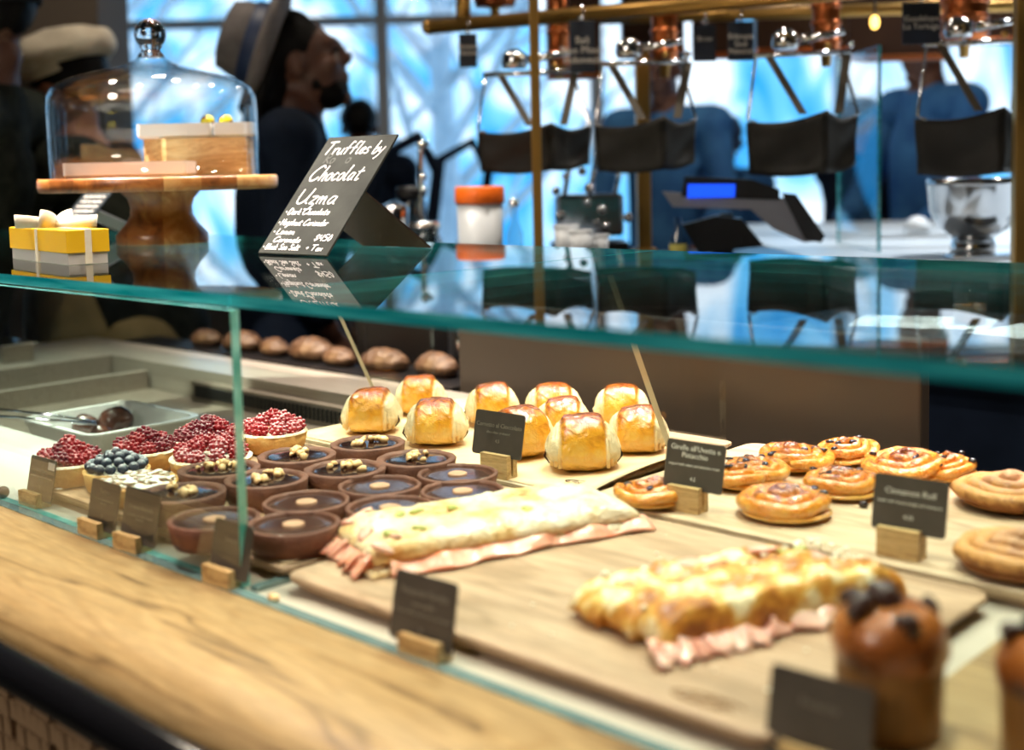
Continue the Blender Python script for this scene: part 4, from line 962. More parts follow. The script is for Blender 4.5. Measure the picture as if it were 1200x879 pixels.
# rise of the front panel: the left edge climbs to pixel (388,163)
rr = ray(388, 163); kx = (b0.x-EYE.x)/rr.x; topL = EYE+rr*kx
t, f, wd, L_ = tent('chalk_tent_sign', 'leaning chalkboard tent sign with white handwriting about truffles', b0.x, b1.x, (b0.y+b1.y)/2, ZG, topL.y-b0.y, topL.z-ZG, .205, m_chalk, m_signback)
t.rotation_euler.z = atan2(b1.y-b0.y, b1.x-b0.x)*.5
x0 = -wd/2; h_ = L_/100
lines = [('Truffles by', .06, 84, 11, .88), ('Chocolat', .08, 61, 13, .76), ('Uzma', .10, 41, 13, .60)]
for s, lx, ly, hh, ww in lines: hand(f, s, x0+lx*wd, ly*h_, hh*h_, ww*wd, m_chalkink, .00125, .15)
for s, lx, ly, hh, ww in [('* Dark Chocolate', .04, 32, 5, .66), ('* Hazelnut Coriander', .03, 23, 5, .74), ('* Lemon', .04, 15.5, 4.6, .33), ('Caramelo', .12, 9, 4.4, .40), ('* Black Sea Salt', .02, 3, 4.4, .55), ('$450', .70, 11, 5, .24), ('+ Tax', .66, 3, 4.4, .24)]:
    hand(f, s, x0+lx*wd, ly*h_, hh*h_, ww*wd, m_chalkink, .0009, .1)
hand(f, 'Ro   o', x0+.15*wd, 76*h_, 9*h_, .4*wd, M('chalk_smudge', (.10, .105, .10), .8), .0012, .1)
c0, c1 = G(72, 268, ZG), G(118, 268, ZG)
Yb = .0
s0 = G(60, 288, ZG); 
t, f, wd, L_ = tent('black_tent_card', 'small black printed tent card behind the yellow gift box', -2.27, -2.165, 1.12, ZG, .10, .105, .17, m_blackc, m_greyp)
for i, s in enumerate(['truffles made by hand every', 'morning with fresh cream and', 'single origin chocolate from', 'small growers, dusted with', 'cocoa and rolled in nuts for', 'a smooth soft finish, sold', 'by the piece or in a box']):
    text(s, .0078, m_ink, f, (0, L_*(.90-.085*i), .0017), align='CENTER', sx=.95)

# ------------------------------------------------------------------ background: coffee bar
def at(px, dep, z=None, py=None):        # point in the vertical at px, dep metres away, at height z (or seen at row py)
    if z is not None: py = CYP-((z-EYE.z)/dep-Fv.z-Rv.z*(px-CXP)/FPX)/Uv.z*FPX
    p = EYE+ray(px, py)*dep; return Vector((p.x, p.y, z if z is not None else p.z))
ZB = 1.19
def uv_(p): return (p.x*cos(TH)+p.y*sin(TH), -p.x*sin(TH)+p.y*cos(TH))
bm = B(); rbox(bm, -.36, 1.55, 2.52, 3.12, .02, ZB-.04)
t = T('back_bar', 'dark back bar counter behind the pastry case', 'counter', RM(.15, 2.88, 0), TH)
O('bar_body', box(B(), (0, 0, (ZB-.04)/2), (.98, .44, ZB-.04)), m_dark, t, smooth=False)
O('bar_top', box(B(), (0, 0, ZB-.02), (1.03, .50, .04), bev=.003), m_dark, t, smooth=False)
for i in range(2): O('cabinet_door', box(B(), (-.24+.48*i, -.232, .60), (.46, .02, 1.0), bev=.004), m_dark, t, smooth=False)
t = T('white_counter', 'wide pale counter stretching away at the right behind the bar', 'counter', RM(1.66, 3.45, 0), TH)
O('counter_top', box(B(), (0, 0, 1.165), (1.98, 2.0, .05), bev=.004), m_counter, t, smooth=False)
O('counter_body', box(B(), (0, .02, .57), (1.94, 1.94, 1.14)), m_wall, t, smooth=False)
# posts and rails
def post(px, dep, y0, y1, wd, lab, cat='post', name='brass_post', zb_=None):
    a = at(px, dep, py=y0); b = at(px, dep, py=y1); z0 = zb_ if zb_ is not None else b.z
    t = T(name, lab, cat, (a.x, a.y, z0), TH)
    O('shaft', box(B(), (0, 0, (a.z-z0)/2), (wd, wd, a.z-z0), bev=.002), m_brass, t, smooth=False)
    O('collar', box(B(), (0, 0, .006), (wd*1.7, wd*1.7, .012), bev=.002), m_brass, t, smooth=False); return t
post(624, 2.68, -60, 288, .0215, 'brass square post in front of the leftmost leather sling', zb_=ZB)
post(752, 3.0, 60, 290, .034, 'thicker brass post behind the second leather sling', zb_=ZB)
post(1198, 2.38, -60, 300, .024, 'brass post cut by the right edge of the picture', zb_=0)
p = at(543, 2.95, py=22); q = at(543, 2.95, py=-60)
o = O('hanger_rod', tube(B(), [(0, 0, 0), q-p], .018, 10), m_brass); o.location = p; tag(o, 'short brass rod rising from the left end of the rail', 'rod')
def rail(lab, pts, r):
    P = [at(x, d, py=y) for x, y, d in pts]; t = T('brass_rail', lab, 'rail', P[0])
    O('bar', tube(B(), [p-P[0] for p in P], r, 14), m_brass, t); O('end_cap', ball(B(), (0, 0, 0), r*1.12, 2), m_brass, t); return t
rail('lower brass rail crossing the top of the picture from left to right', [(503, 32, 3.0), (1330, -38, 2.25)], .017)
rail('upper brass rail running behind the hanging tags at the right', [(690, 22, 3.3), (1330, 2, 3.0)], .016)
# dark hoods with copper tubes
random.seed(2)
for i, (x0, x1, y0, y1, dep, lab) in enumerate([(640, 702, -40, 92, 3.25, 'dark hood panel behind the second hanging tag'), (728, 800, -40, 62, 3.4, 'dark hood panel behind the second leather sling'), (812, 862, -40, 68, 3.3, 'dark hood panel left of the third leather sling'), (884, 992, -40, 62, 3.35, 'dark hood panel above the third leather sling'), (992, 1110, -40, 70, 3.5, 'dark hood panel behind the biggest hanging tag'), (1112, 1230, -40, 50, 3.35, 'dark hood panel above the rightmost leather sling')]):
    a, b = at(x0, dep, py=y0), at(x1, dep, py=y1); wd = (x1-x0)/FPX*dep; c = (a+b)/2
    t = T('hood_panel', lab, 'panel', (c.x, c.y, b.z), TH, 'dark hoods over the brewers'); hh = a.z-b.z
    O('panel_body', box(B(), (0, 0, hh/2), (wd, .05, hh), bev=.004), M('hood_brown', (.045, .018, .008), .4, .3) if 'hood_brown' not in bpy.data.materials else bpy.data.materials['hood_brown'], t, smooth=False)
    O('lower_edge', box(B(), (0, -.03, .008), (wd, .012, .016), bev=.002), m_copper, t, smooth=False)
def brewer(px, y0, y1, dep, lab, r=.030):
    b = at(px, dep, py=y1); a = at(px, dep, py=y0); t = T('copper_brewer', lab, 'coffee brewer', b, TH, 'copper brewers above the slings'); hh = a.z-b.z
    k = B(); lathe(k, [(0, 0), (r, 0), (r, hh), (0, hh)], 28); O('copper_tube', k, m_copper, t)
    for i in range(5): z = hh*(.1+.2*i); O('copper_band', lathe(B(), [(r, z), (r+.004, z+.002), (r+.004, z+.010), (r, z+.012)], 28), m_copper, t)
    O('spout', lathe(B(), [(0, -.03), (.010, -.03), (.012, -.005), (.02, 0)], 16), m_brass, t); return t
brewer(655, -40, 78, 2.97, 'copper tube brewer right of the first brass post', .026); brewer(779, -40, 75, 2.8, 'copper tube brewer above the second leather sling'); brewer(968, -40, 62, 2.75, 'copper tube brewer above the third leather sling'); brewer(1130, -40, 52, 2.8, 'copper tube brewer above the rightmost leather sling', .05); brewer(580, -40, 8, 3.08, 'short copper tube brewer at the top left of the rail', .05)
# slings with chrome rods
def sling(px, ytop, ybot, wpx, rody, dep, lab):
    c = at(px, dep, py=ybot); m = dep/FPX; H = (ybot-ytop)*m; wd = wpx*m; rh = (ybot-rody)*m
    t = T('leather_sling', lab, 'sling', c, TH, 'dark leather slings hanging from chrome rods')
    n = 12; f = B()
    def panel(x0, x1, y0, y1, zt0, zt1, zb0, zb1):
        g = []
        for i in range(n+1):
            u = i/n; row = []
            for j in range(9):
                v = j/8; x = x0+(x1-x0)*u; y = y0+(y1-y0)*u+.012*sin(pi*u)*sin(pi*v)+.004*sin(v*7+u*5); zt = zt0+(zt1-zt0)*u-.012*sin(pi*u); zb__ = zb0+(zb1-zb0)*u-.006*sin(pi*u)
                row.append(f.verts.new((x*(1+.05*(1-v)), y, zt+(zb__-zt)*v)))
            g.append(row)
        for i in range(n):
            for j in range(8): f.faces.new((g[i][j], g[i][j+1], g[i+1][j+1], g[i+1][j]))
    panel(-wd/2, wd*.14, -.01, -.075, H*.86, H, 0, .0); panel(wd*.14, wd/2, -.075, .005, H, H*.93, .0, H*.12); panel(-wd/2, wd/2, .0, .01, H*.86, H*.93, 0, H*.1)
    bmesh.ops.remove_doubles(f, verts=f.verts, dist=.0005)
    solid(O('pouch', f, m_leather, t), .004)
    for sx, x1, mt in ((-.03, -.02, m_leather2), (.045, .075, m_leather2)):
        k = B(); xx = wd*.08; prism(k, [(-.009, -.0015), (.009, -.0015), (.009, .0015), (-.009, .0015)], 0, 1)
        for v in k.verts: v.co.x += (xx+sx*1.0 if v.co.z < .5 else x1+(.02 if sx > 0 else -.055)); v.co.y += -.06 if v.co.z < .5 else -.01; v.co.z = H*.95 if v.co.z < .5 else rh
        O('strap', k, mt, t, smooth=False)
    fr = B(); f2 = B(); tube(fr, [(-wd*.44, -.01, rh), (-wd*.52, -.012, H*.90), (-wd*.45, -.02, H*.84)], .0035, 6); tube(f2, [(wd*.36, -.01, rh), (wd*.52, -.005, H*.95), (wd*.46, -.01, H*.90)], .0035, 6)
    O('wire_frame', fr, m_chrome, t); O('wire_frame', f2, m_chrome, t)
    k = B(); tube(k, [(-wd*.46, -.01, rh), (wd*.44, -.01, rh+.004)], .006, 10); O('rod', k, m_chrome, t)
    k = B(); tube(k, [(-wd*.05, -.04, rh+.03), (wd*.34, -.05, rh+.042)], [.010, .006], 12); O('handle', k, m_chrome, t, 'chrome handle')
    O('group_head', lathe(B(), [(0, 0), (.026, 0), (.030, .012), (.028, .030), (.012, .042), (0, .044)], 24, c=(-wd*.17, -.02, rh+.012)), m_chrome, t)
    O('gold_knob', ball(B(), (wd*.19, -.05, rh+.014), .008, 2), m_brass, t); O('chrome_bead', ball(B(), (wd*.42, -.03, rh+.016), .0075, 2), m_chrome, t); return t
sling(627, 146, 200, 126, 88, 2.85, 'leftmost leather sling, crossed by the brass post'); sling(757, 138, 199, 113, 76, 2.75, 'second leather sling from the left, before the thick brass post')
sling(940, 132, 203, 124, 66, 2.70, 'third leather sling, in the middle of the right half'); sling(1140, 128, 203, 130, 53, 2.62, 'rightmost leather sling, above the steel mixing bowl')
# hanging tags
def htag(px, y0, y1, wpx, dep, txt, lab, rz=0):
    b = at(px, dep, py=y1); m = dep/FPX; hh = (y1-y0)*m; wd = wpx*m
    t = T('hanging_tag', lab, 'sign', b, TH+rz, 'black tags hanging from the brass rail')
    c = O('tag_board', box(B(), (0, 0, hh/2), (wd, .004, hh), bev=.001), m_navyt, t, smooth=False)
    text(txt, hh*.2, m_ink, c, (0, -.0032, hh*.56), (pi/2, 0, 0)); O('hook', tube(B(), [(0, 0, hh), (.004, 0, hh+.02), (0, 0, hh+.035)], .0025, 6), m_chrome, t)
    O('clip', ball(B(), (0, -.004, hh+.006), .007, 1), m_chrome, t); return t
m_navyt = M('tag_black', (.010, .016, .030), .5)
htag(549, 40, 79, 21, 2.9, 'Panama\nGeisha', 'small black hanging tag left of the first brass post'); htag(683, 25, 85, 29, 2.7, 'Bali\nBlue Moon\nIndonesia', 'black hanging tag right of the first brass post')
htag(826, 30, 72, 26, 2.85, 'Brew', 'plain black hanging tag beside the one with four lines'); htag(868, 26, 71, 30, 2.7, 'Ethiopia\nGuji\nNatural', 'black hanging tag with several lines near the middle of the rail'); htag(1079, 4, 52, 44, 2.55, 'Guadalupe\nLa Tortuga', 'largest black hanging tag, with two lines of handwriting')
t = T('filament_bulb', 'small glowing yellow filament bulb at the upper right', 'lamp', at(1025, 3.0, py=32), 0); O('bulb', ball(B(), (0, 0, .012), (.011, .011, .017), 2), m_bulb, t); O('cord', tube(B(), [(0, 0, .028), (0, 0, .25)], .003, 6), m_dark, t)

# items on the bar
def pot(name, lab, cat, px, dep, prof, mat, z=ZB, parts=(), group=None, n=28):
    t = T(name, lab, cat, at(px, dep, z=z+.0005), TH, group); O('body', lathe(B(), prof, n), mat, t)
    for nm, pf, mt in parts: O(nm, lathe(B(), pf, n), mt, t)
    return t
pot('storage_tub', 'frosted storage tub with a bright orange lid', 'container', 564, 2.75, [(0, 0), (.046, 0), (.049, .01), (.051, .138), (0, .138)], m_cloudy, parts=[('lid', [(.0, .138), (.053, .138), (.055, .142), (.055, .172), (.052, .176), (0, .176)], m_orange)])
pot('glass_jar', 'clear glass jar left of the orange-lidded tub', 'jar', 500, 2.7, [(0, .004), (.036, .004), (.038, .06), (.030, .075), (.031, .09), (.028, .09), (.027, .075), (.035, .06), (.033, .006), (0, .006)], m_glassy, parts=[('lid', [(.0, .09), (.033, .09), (.033, .102), (0, .104)], m_chrome)], group='jars and bottles on the back bar')
pot('steel_shaker', 'steel shaker beside the tent sign', 'shaker', 464, 2.8, [(0, 0), (.024, 0), (.034, .13), (.03, .135), (0, .15)], m_chrome, group='jars and bottles on the back bar')
pot('dark_jar', 'tall dark-lidded jar behind the glass jar', 'jar', 484, 3.0, [(0, 0), (.035, 0), (.036, .14), (.03, .15), (0, .15)], m_glassy, parts=[('lid', [(0, .15), (.036, .15), (.036, .175), (0, .178)], m_black)])
pot('slim_bottle', 'slim clear bottle right of the orange-lidded tub', 'bottle', 604, 2.72, [(0, 0), (.017, 0), (.018, .07), (.008, .10), (.008, .13), (0, .13)], m_glassy, parts=[('cap', [(0, .13), (.010, .13), (.010, .145), (0, .146)], m_chrome)])
pot('syrup_bottle', 'small bottle with a yellow label right of the thick brass post', 'bottle', 795, 2.7, [(0, 0), (.018, 0), (.019, .05), (.008, .075), (.008, .10), (0, .10)], m_glassy, parts=[('label', [(.0192, .008), (.0196, .01), (.0196, .04), (.0192, .042)], M('yellow_label', (.55, .50, .12), .5))])
for px, dep, h, lab in ((664, 2.72, .085, 'leftmost white paper cup stack between the brass posts'), (681, 2.70, .075, 'middle white paper cup stack between the brass posts'), (700, 2.74, .062, 'rightmost white paper cup stack between the brass posts')):
    pot('cup_stack', lab, 'cups', px, dep, [(0, 0), (.021, 0), (.027, h), (.024, h+.001), (0, h-.004)], m_cup, parts=[('rim', [(.026, h-.004), (.029, h-.002), (.029, h+.002), (.026, h+.003)], m_cup)], group='paper cup stacks')
t = T('espresso_machine', 'chrome espresso equipment between the brass posts', 'coffee machine', at(690, 3.0, z=ZB), TH)
O('machine_body', box(B(), (0, 0, .10), (.16, .14, .10), bev=.01), m_bowl, t, smooth=False); O('drip_tray', box(B(), (0, 0, .02), (.18, .16, .03), bev=.004), m_dark, t, smooth=False)
random.seed(8)
for i in range(12):
    O('chrome_knob', ball(B(), (random.uniform(-.09, .09), -.07, random.uniform(.06, .22)), random.uniform(.008, .014), 2), m_chrome, t)
for i in range(3): O('steam_pipe', tube(B(), [(-.06+.06*i, -.05, .14), (-.05+.06*i, -.07, .2), (-.04+.06*i, -.07, .25)], .006, 8), m_chrome, t)
t = T('pipe_tap', 'chrome tap with round heads in front of the window between the chairs and tub', 'tap', at(496, 2.9, z=ZB), TH)
tube(k := B(), [(0, 0, 0), (0, 0, .26), (.02, 0, .28)], .006, 8); O('pipe', k, m_chrome, t)
for z in (.09, .17, .20, .275): O('tap_head', ball(B(), (.004, -.01, z), .011, 2), m_chrome, t)
# grinder drum under the bar edge
t = T('coffee_grinder', 'black appliance with a round steel dial low behind the case', 'appliance', (-1.77, 1.80, 1.0005), TH)
O('housing', box(B(), (0, 0, .07), (.15, .07, .11), bev=.010), m_black, t, smooth=False); O('foot_plate', box(B(), (0, 0, .008), (.16, .08, .016)), m_dark, t, smooth=False)
k = B(); lathe(k, [(0, 0), (.030, 0), (.032, .006), (.032, .05), (.027, .056), (0, .056)], 28); o = O('steel_dial', k, m_chrome, t); o.rotation_euler = (0, -pi/2, 0); o.location = (-.0, -.060, .062)
# point-of-sale terminal
t = T('payment_terminal', 'black and grey terminal with a glowing blue display', 'till', at(880, 2.74, z=ZB), TH-.15)
def strip(path, wd, mat, nm, th=.006):
    bm = B(); prev = None
    for (x, z, w_) in path:
        row = [bm.verts.new((x, -w_/2, z)), bm.verts.new((x, w_/2, z))]
        if prev: bm.faces.new((prev[0], row[0], row[1], prev[1]))
        prev = row
    return solid(O(nm, bm, mat, t), th)
def scr(pts, y, th, mat, nm): bm = sheet_obj([(x, y, z) for x, z in pts], th, (0, 1, 0)); return O(nm, bm, mat, t, smooth=False)
mm = 2.74/FPX
def q_(px, py): return ((px-880)*mm, at(880, 2.74, py=py).z-ZB)
scr([q_(*p) for p in ((778, 222), (870, 232), (925, 232), (958, 282), (940, 284), (905, 268), (880, 245), (790, 240))], -.03, .03, m_greyp, 'grey_shell')
scr([q_(*p) for p in ((800, 262), (840, 252), (870, 256), (895, 288), (820, 296))], -.01, .05, m_black, 'black_core')
scr([q_(*p) for p in ((804, 205), (880, 210), (912, 222), (912, 234), (800, 228))], -.035, .035, m_black, 'display_housing')
scr([q_(*p) for p in ((808, 214), (862, 215), (861, 230), (807, 230))], -.039, .003, m_screen, 'blue_display')
scr([q_(*p) for p in ((914, 226), (930, 228), (962, 276), (958, 284), (940, 280))], -.045, .02, m_black, 'black_edge')
scr([q_(*p) for p in ((835, 300), (860, 300), (860, 250), (845, 250))], .02, .03, m_black, 'stand')
# steel mixer bowl on the right
t = T('mixing_bowl', 'round steel mixing bowl on a stand under the rightmost sling', 'bowl', at(1140, 2.75, z=ZB), TH)
k = B(); lathe(k, [(.0, .03), (.04, .034), (.075, .06), (.093, .10), (.098, .155), (.100, .156), (.099, .17), (.095, .17), (.094, .156), (.088, .10), (.07, .065), (0, .042)], 40); O('bowl_shell', k, m_bowl, t)
O('foot_ring', lathe(B(), [(.03, 0), (.05, 0), (.045, .035), (.03, .035)], 28), m_chrome, t); O('tap_column', tube(B(), [(.10, -.02, 0), (.10, -.02, .14), (.09, -.06, .15)], .014, 12), m_chrome, t)
for z in (.05, .10, .13): O('tap_knob', ball(B(), (.115, -.05, z), .012, 2), m_chrome, t)
O('drip_tray', box(B(), (-.0, -.13, .006), (.20, .06, .010), bev=.002), m_bowl, t, smooth=False)
pot('sugar_dome', 'small round white dome lid on the pale counter', 'lid', 1075, 3.6, [(0, .0), (.04, .0), (.036, .025), (.02, .042), (0, .048)], m_cup, z=1.195)
t = T('glass_screen', 'upright clear glass screen with a teal edge in front of the pale counter', 'glass panel', at(1027, 2.9, z=ZB), TH)
bm = box(B(), (.006, .18, .24), (.008, .36, .48)); facemat(bm, lambda f: abs(f.normal.x) < .5, 1); O('pane', bm, [m_glass, m_edge], t, smooth=False)
# low rear shelf at the right: papers and an amber drink seen through the glass top
lamp('shelf_fill_light', (-.75, 2.2, 2.9), 6, .1, (1, .95, .9), target=(-.84, 2.0, 1.13), spread=40)  # added lamp, only there to brighten the papers
p = at(1110, 1.95, z=1.13)
t = T('rear_shelf', 'low dark shelf behind the case at the right, carrying papers', 'shelf', (p.x, p.y+.12, 0), 0)
O('shelf_top', box(B(), (0, 0, 1.115), (.62, .36, .03), bev=.003), m_dark, t, smooth=False); O('shelf_body', box(B(), (0, .02, .55), (.58, .30, 1.10)), m_navy, t, smooth=False)
for i, (dx_, dy_, a, lab) in enumerate(((-.08, -.03, .3, 'white paper sheet under the amber drink'), (.15, -.06, -.2, 'white paper sheet at the right edge of the picture'))):
    o = O('paper_sheet', box(B(), (0, 0, .001), (.22, .16, .002)), m_cup, smooth=False); o.location = (p.x+dx_, p.y+.12+dy_, 1.1302); o.rotation_euler = (0, 0, a); tag(o, lab, 'paper')
t = T('amber_drink', 'small glass of amber drink seen through the glass top', 'glass', (p.x-.01, p.y+.11, 1.1325)); O('tumbler', lathe(B(), [(0, 0), (.026, 0), (.029, .07), (.0275, .07), (.025, .004), (0, .004)], 28), m_glassy, t); O('liquid', lathe(B(), [(0, .004), (.0245, .004), (.026, .032), (0, .032)], 28), M('amber_liquid', (.42, .15, .02), .2), t)

# bread loaves and pans on the shelf behind the well
t = T('rear_bread_shelf', 'dark shelf behind the case carrying dark loaves', 'shelf', (-1.75, 1.6, 0)); SP = [(-1.06, -.03), (.11, -.03), (.11, .03), (.30, .03), (.30, .42), (-.25, .06), (-1.06, .06)]
O('shelf_board', prism(B(), SP, .97, 1.0), m_dark, t, smooth=False); O('shelf_base', prism(B(), [(x*.99, y*.9) for x, y in SP], 0, .97), m_dark, t, smooth=False)
random.seed(15)
for i, (px, Yl, L_, lab) in enumerate([(284, 1.635, .12, 'brown loaf just right of the vertical glass edge'), (322, 1.635, .10, 'round dark loaf beneath the corner of the left glass top'), (366, 1.64, .13, 'scored loaf left of the slanted glass divider'), (398, 1.63, .10, 'small dark loaf low beside the slanted divider'), (450, 1.64, .12, 'dark crusty loaf behind the leftmost buns'), (512, 1.66, .12, 'dark crusty loaf behind the second row of buns'), (243, 1.635, .10, 'dark loaf seen behind the vertical glass edge')]):
    k = ball(B(), (0, 0, 0), (1, .55, .5), 4)
    for v in k.verts:
        sc__ = 1-.10*abs(sin(v.co.x*7)) if v.co.z > .1 else 1; v.co *= sc__*(1+.08*noise.noise(v.co*3+Vector((i*4, 0, 0)))); v.co.z = max(v.co.z, -.3)
    bmesh.ops.scale(k, vec=(L_*.5, L_*.5, L_*.5), verts=k.verts)
    rr = ray(px, 415); o = O('bread_loaf', k, m_bread); o.location = (rr.x*Yl/rr.y, Yl, 1.0+.15*L_+.0005); o.rotation_euler = (0, 0, random.uniform(-.15, .15)); tag(o, lab, 'bread', 'dark loaves on the rear shelf')
for i, (X, lab) in enumerate([(-2.72, 'steel pan on the pale ledge at the far left of the case')]):
    t = T('steel_pan', lab, 'pan', (X, 1.22, 1.0045), 0); O('pan_body', box(B(), (0, 0, .02), (.17, .07, .04), bev=.004), m_steel, t, smooth=False); O('pan_rim', box(B(), (0, 0, .039), (.18, .08, .004)), m_chrome, t, smooth=False)

# metal chairs by the window
for i, (px, dep, lab) in enumerate(((484, 4.2, 'dark curved metal chair by the window, left one'), (548, 5.1, 'dark curved metal chair by the window, right one'))):
    t = T('metal_chair', lab, 'chair', at(px, dep, z=0), TH+.4, 'metal chairs by the window')
    k = B(); tube(k, [(-.10, 0, .75), (-.12, .02, 1.1), (-.06, .05, 1.45), (.08, .05, 1.52), (.14, .03, 1.4), (.10, .0, 1.22), (.0, 0, 1.1), (-.04, 0, .75)], .022, 8); O('backrest', k, m_navy, t)
    O('seat', lathe(B(), [(0, .72), (.19, .72), (.2, .74), (.19, .765), (0, .765)], 24), m_navy, t)
    for a in range(4): O('leg', tube(B(), [(.14*cos(a*pi/2+.8), .14*sin(a*pi/2+.8), .72), (.21*cos(a*pi/2+.8), .21*sin(a*pi/2+.8), 0)], .014, 8), m_dark, t)
    O('foot_ring', tube(B(), [(.185*cos(j*pi/8), .185*sin(j*pi/8), .28) for j in range(16)], .008, 6, closed=True), m_dark, t)

# ------------------------------------------------------------------ people
def caps(bm, a, b, ra, rb, n=16):
    a, b = Vector(a), Vector(b); d = b-a; L_ = d.length
    if L_ < 1e-5: return ball(bm, a, ra, 2)
    t = bmesh.new(); prof = [(ra*cos(x), -ra*sin(x)) for x in (pi/2, pi/3, pi/6)]+[(ra, 0), (rb, L_)]+[(rb*cos(x), L_+rb*sin(x)) for x in (pi/6, pi/3, pi/2)]
    prof[0] = (0, -ra); prof[-1] = (0, L_+rb); lathe(t, prof, n)
    return merge(bm, t, Matrix.Translation(a) @ d.to_track_quat('Z', 'Y').to_matrix().to_4x4())
def remesh(o, vox, it=4):
    m = o.modifiers.new('r', 'REMESH'); m.mode = 'VOXEL'; m.voxel_size = vox; m.use_smooth_shade = True
    s = o.modifiers.new('s', 'SMOOTH'); s.iterations = it; s.factor = .5; return o
def head_bm(bm, hc, hr):
    def bl(c, r): ball(bm, hc+hr @ Vector(c), r, 3, hr)
    bl((0, -.012, .030), (.074, .095, .084)); bl((0, .030, -.030), (.058, .066, .086)); bl((0, .104, -.012), (.013, .020, .016)); bl((0, .096, .012), (.010, .014, .024))
    bl((0, .078, -.098), (.026, .022, .020)); bl((0, .092, -.050), (.022, .014, .007)); bl((0, .088, -.064), (.020, .014, .008)); bl((0, .078, .034), (.046, .022, .012))
    for s in (-1, 1): bl((s*.076, -.006, -.006), (.010, .018, .032)); bl((s*.040, .066, -.020), (.020, .022, .018))
def hand_bm(bm, w, d, side):
    d = d.normalized(); u, v = frame_of(d)
    ball(bm, w+d*.045, (.022, .038, .045), 2, Matrix((u*1, v*1, d*1)).transposed())
    for k in range(4):
        off = v*(-.028+.0187*k); L_ = (.062, .072, .068, .052)[k]; m_ = w+d*(.082)+off+d*L_*.5; caps(bm, w+d*.075+off, m_, .0095, .0085, 8); caps(bm, m_, m_+(d*.7+u*.7)*L_*.45, .0085, .0075, 8)
    caps(bm, w+d*.02+v*.03, w+d*.055+v*.062+u*.012, .012, .010, 8); caps(bm, w+d*.055+v*.062+u*.012, w+d*.085+v*.060+u*.022, .010, .0085, 8)
def person(lab, px, dep, pyh, face, skin, shirt, pants, tilt=0, turn=0, arms=None, hair=True, hs=1.0, extra=None, lean=0.0, beard=False, group=None, scale=1.0, hairlong=False):
    hz = at(px, dep, py=pyh).z; base = at(px, dep, z=0.0)
    t = T('person', lab, 'person', base, face, group)
    S = hz/1.58
    def V(x, y, z): return Vector((x*S, y*S-lean*0, z*S))
    hc = Vector((0, 0, hz)); hr = (Rz(turn) @ Rx(tilt))*hs
    hip, chest, neck = V(0, -.04-lean*.9, .92), V(0, -.03-lean*.35, 1.26), V(0, -.02-lean*.05, 1.46)
    sh = [V(s*.175, -.03-lean*.15, 1.39) for s in (-1, 1)]
    am = arms or [(( -.24, .04, 1.12), (-.20, .20, .98)), ((.24, .04, 1.12), (.20, .20, .98))]
    body = B(); head_bm(body, hc, hr); caps(body, hc+hr @ Vector((0, -.02, -.06)), neck, .052, .062); caps(body, neck, chest, .075, .12)
    caps(body, chest, hip, .125, .13); clo = B(); tr = B()
    caps(clo, neck+Vector((0, 0, -.035)), chest, .082, .150); caps(clo, chest, hip, .155, .155); caps(clo, sh[0], sh[1], .085, .085)
    for s, (el, wr) in zip((-1, 1), am):
        k = 0 if s < 0 else 1; e_, w_ = V(*el), V(*wr)
        caps(body, sh[k], e_, .048, .040); caps(body, e_, w_, .040, .027); hand_bm(body, w_, w_-e_, s)
        caps(clo, sh[k], e_, .068, .056); caps(clo, e_, e_.lerp(w_, .75), .055, .045)
    for s in (-1, 1):
        k1, k2 = V(s*.10, -.02-lean*.5, .50), V(s*.11, -.04-lean*.3, .085)
        caps(body, hip+V(s*.09, 0, 0), k1, .085, .055); caps(body, k1, k2, .052, .036); caps(body, k2+V(0, 0, -.04), V(s*.12, .11, .032), .036, .030)
        caps(tr, hip+V(s*.09, 0, -.02), k1, .115, .078); caps(tr, k1, k2, .076, .060)
    remesh(O('body', body, skin, t), .009); remesh(O('shirt', clo, shirt, t), .014, 6); remesh(O('trousers', tr, pants, t), .016, 6)
    for s in (-1, 1):
        e_ = B(); ball(e_, hc+hr @ Vector((s*.030, .088, .010)), (.012, .007, .006), 2, hr); O('eye', e_, m_hair, t)
        so = B(); caps(so, V(s*.11, -.05-lean*.3, .045), V(s*.12, .15, .035), .042, .036); remesh(O('shoe', so, m_black, t), .012)
    if hair:
        h = B(); ball(h, hc+hr @ Vector((0, -.028, .045)), (.083, .098, .088), 4, hr)
        if hairlong:
            for k in range(22): a = -2.9+k*.135*2.0; x = .075*sin(a*.5); caps(h, hc+hr @ Vector((.08*cos(a), -.05-.05*abs(sin(a)), .02)), hc+Vector((.10*cos(a), -.10-.05*abs(sin(a*1.7)), -.16-.05*sin(k*2.1))), .016, .012, 8)
        if hairlong: ball(h, hc+Vector((0, -.085, -.12)), (.085, .065, .17), 3)
        for v in h.verts: v.co += Vector((1, 1, 1))*noise.noise(v.co*40)*.006
        remesh(O('hair', h, m_hair, t), .010, 2)
    if beard:
        h = B(); ball(h, hc+hr @ Vector((0, .048, -.078)), (.050, .050, .042), 3, hr); ball(h, hc+hr @ Vector((0, .026, -.050)), (.0570, .040, .046), 3, hr)
        for v in h.verts: v.co += Vector((1, 1, 1))*noise.noise(v.co*50)*.005
        remesh(O('beard', h, m_hair, t), .008, 2)
    if extra: extra(t, hc, hr)
    return t
R_, L__, AW, TW = TH-pi/2, TH+pi/2, TH, TH+pi
def orient(o, hc, hr, off, rx, rz=0): o.location = hc+hr @ Vector(off); k_ = hr.col[0].length; o.rotation_euler = ((hr*(1/k_)) @ Rz(rz) @ Rx(rx)).to_euler(); o.scale = (k_,)*3
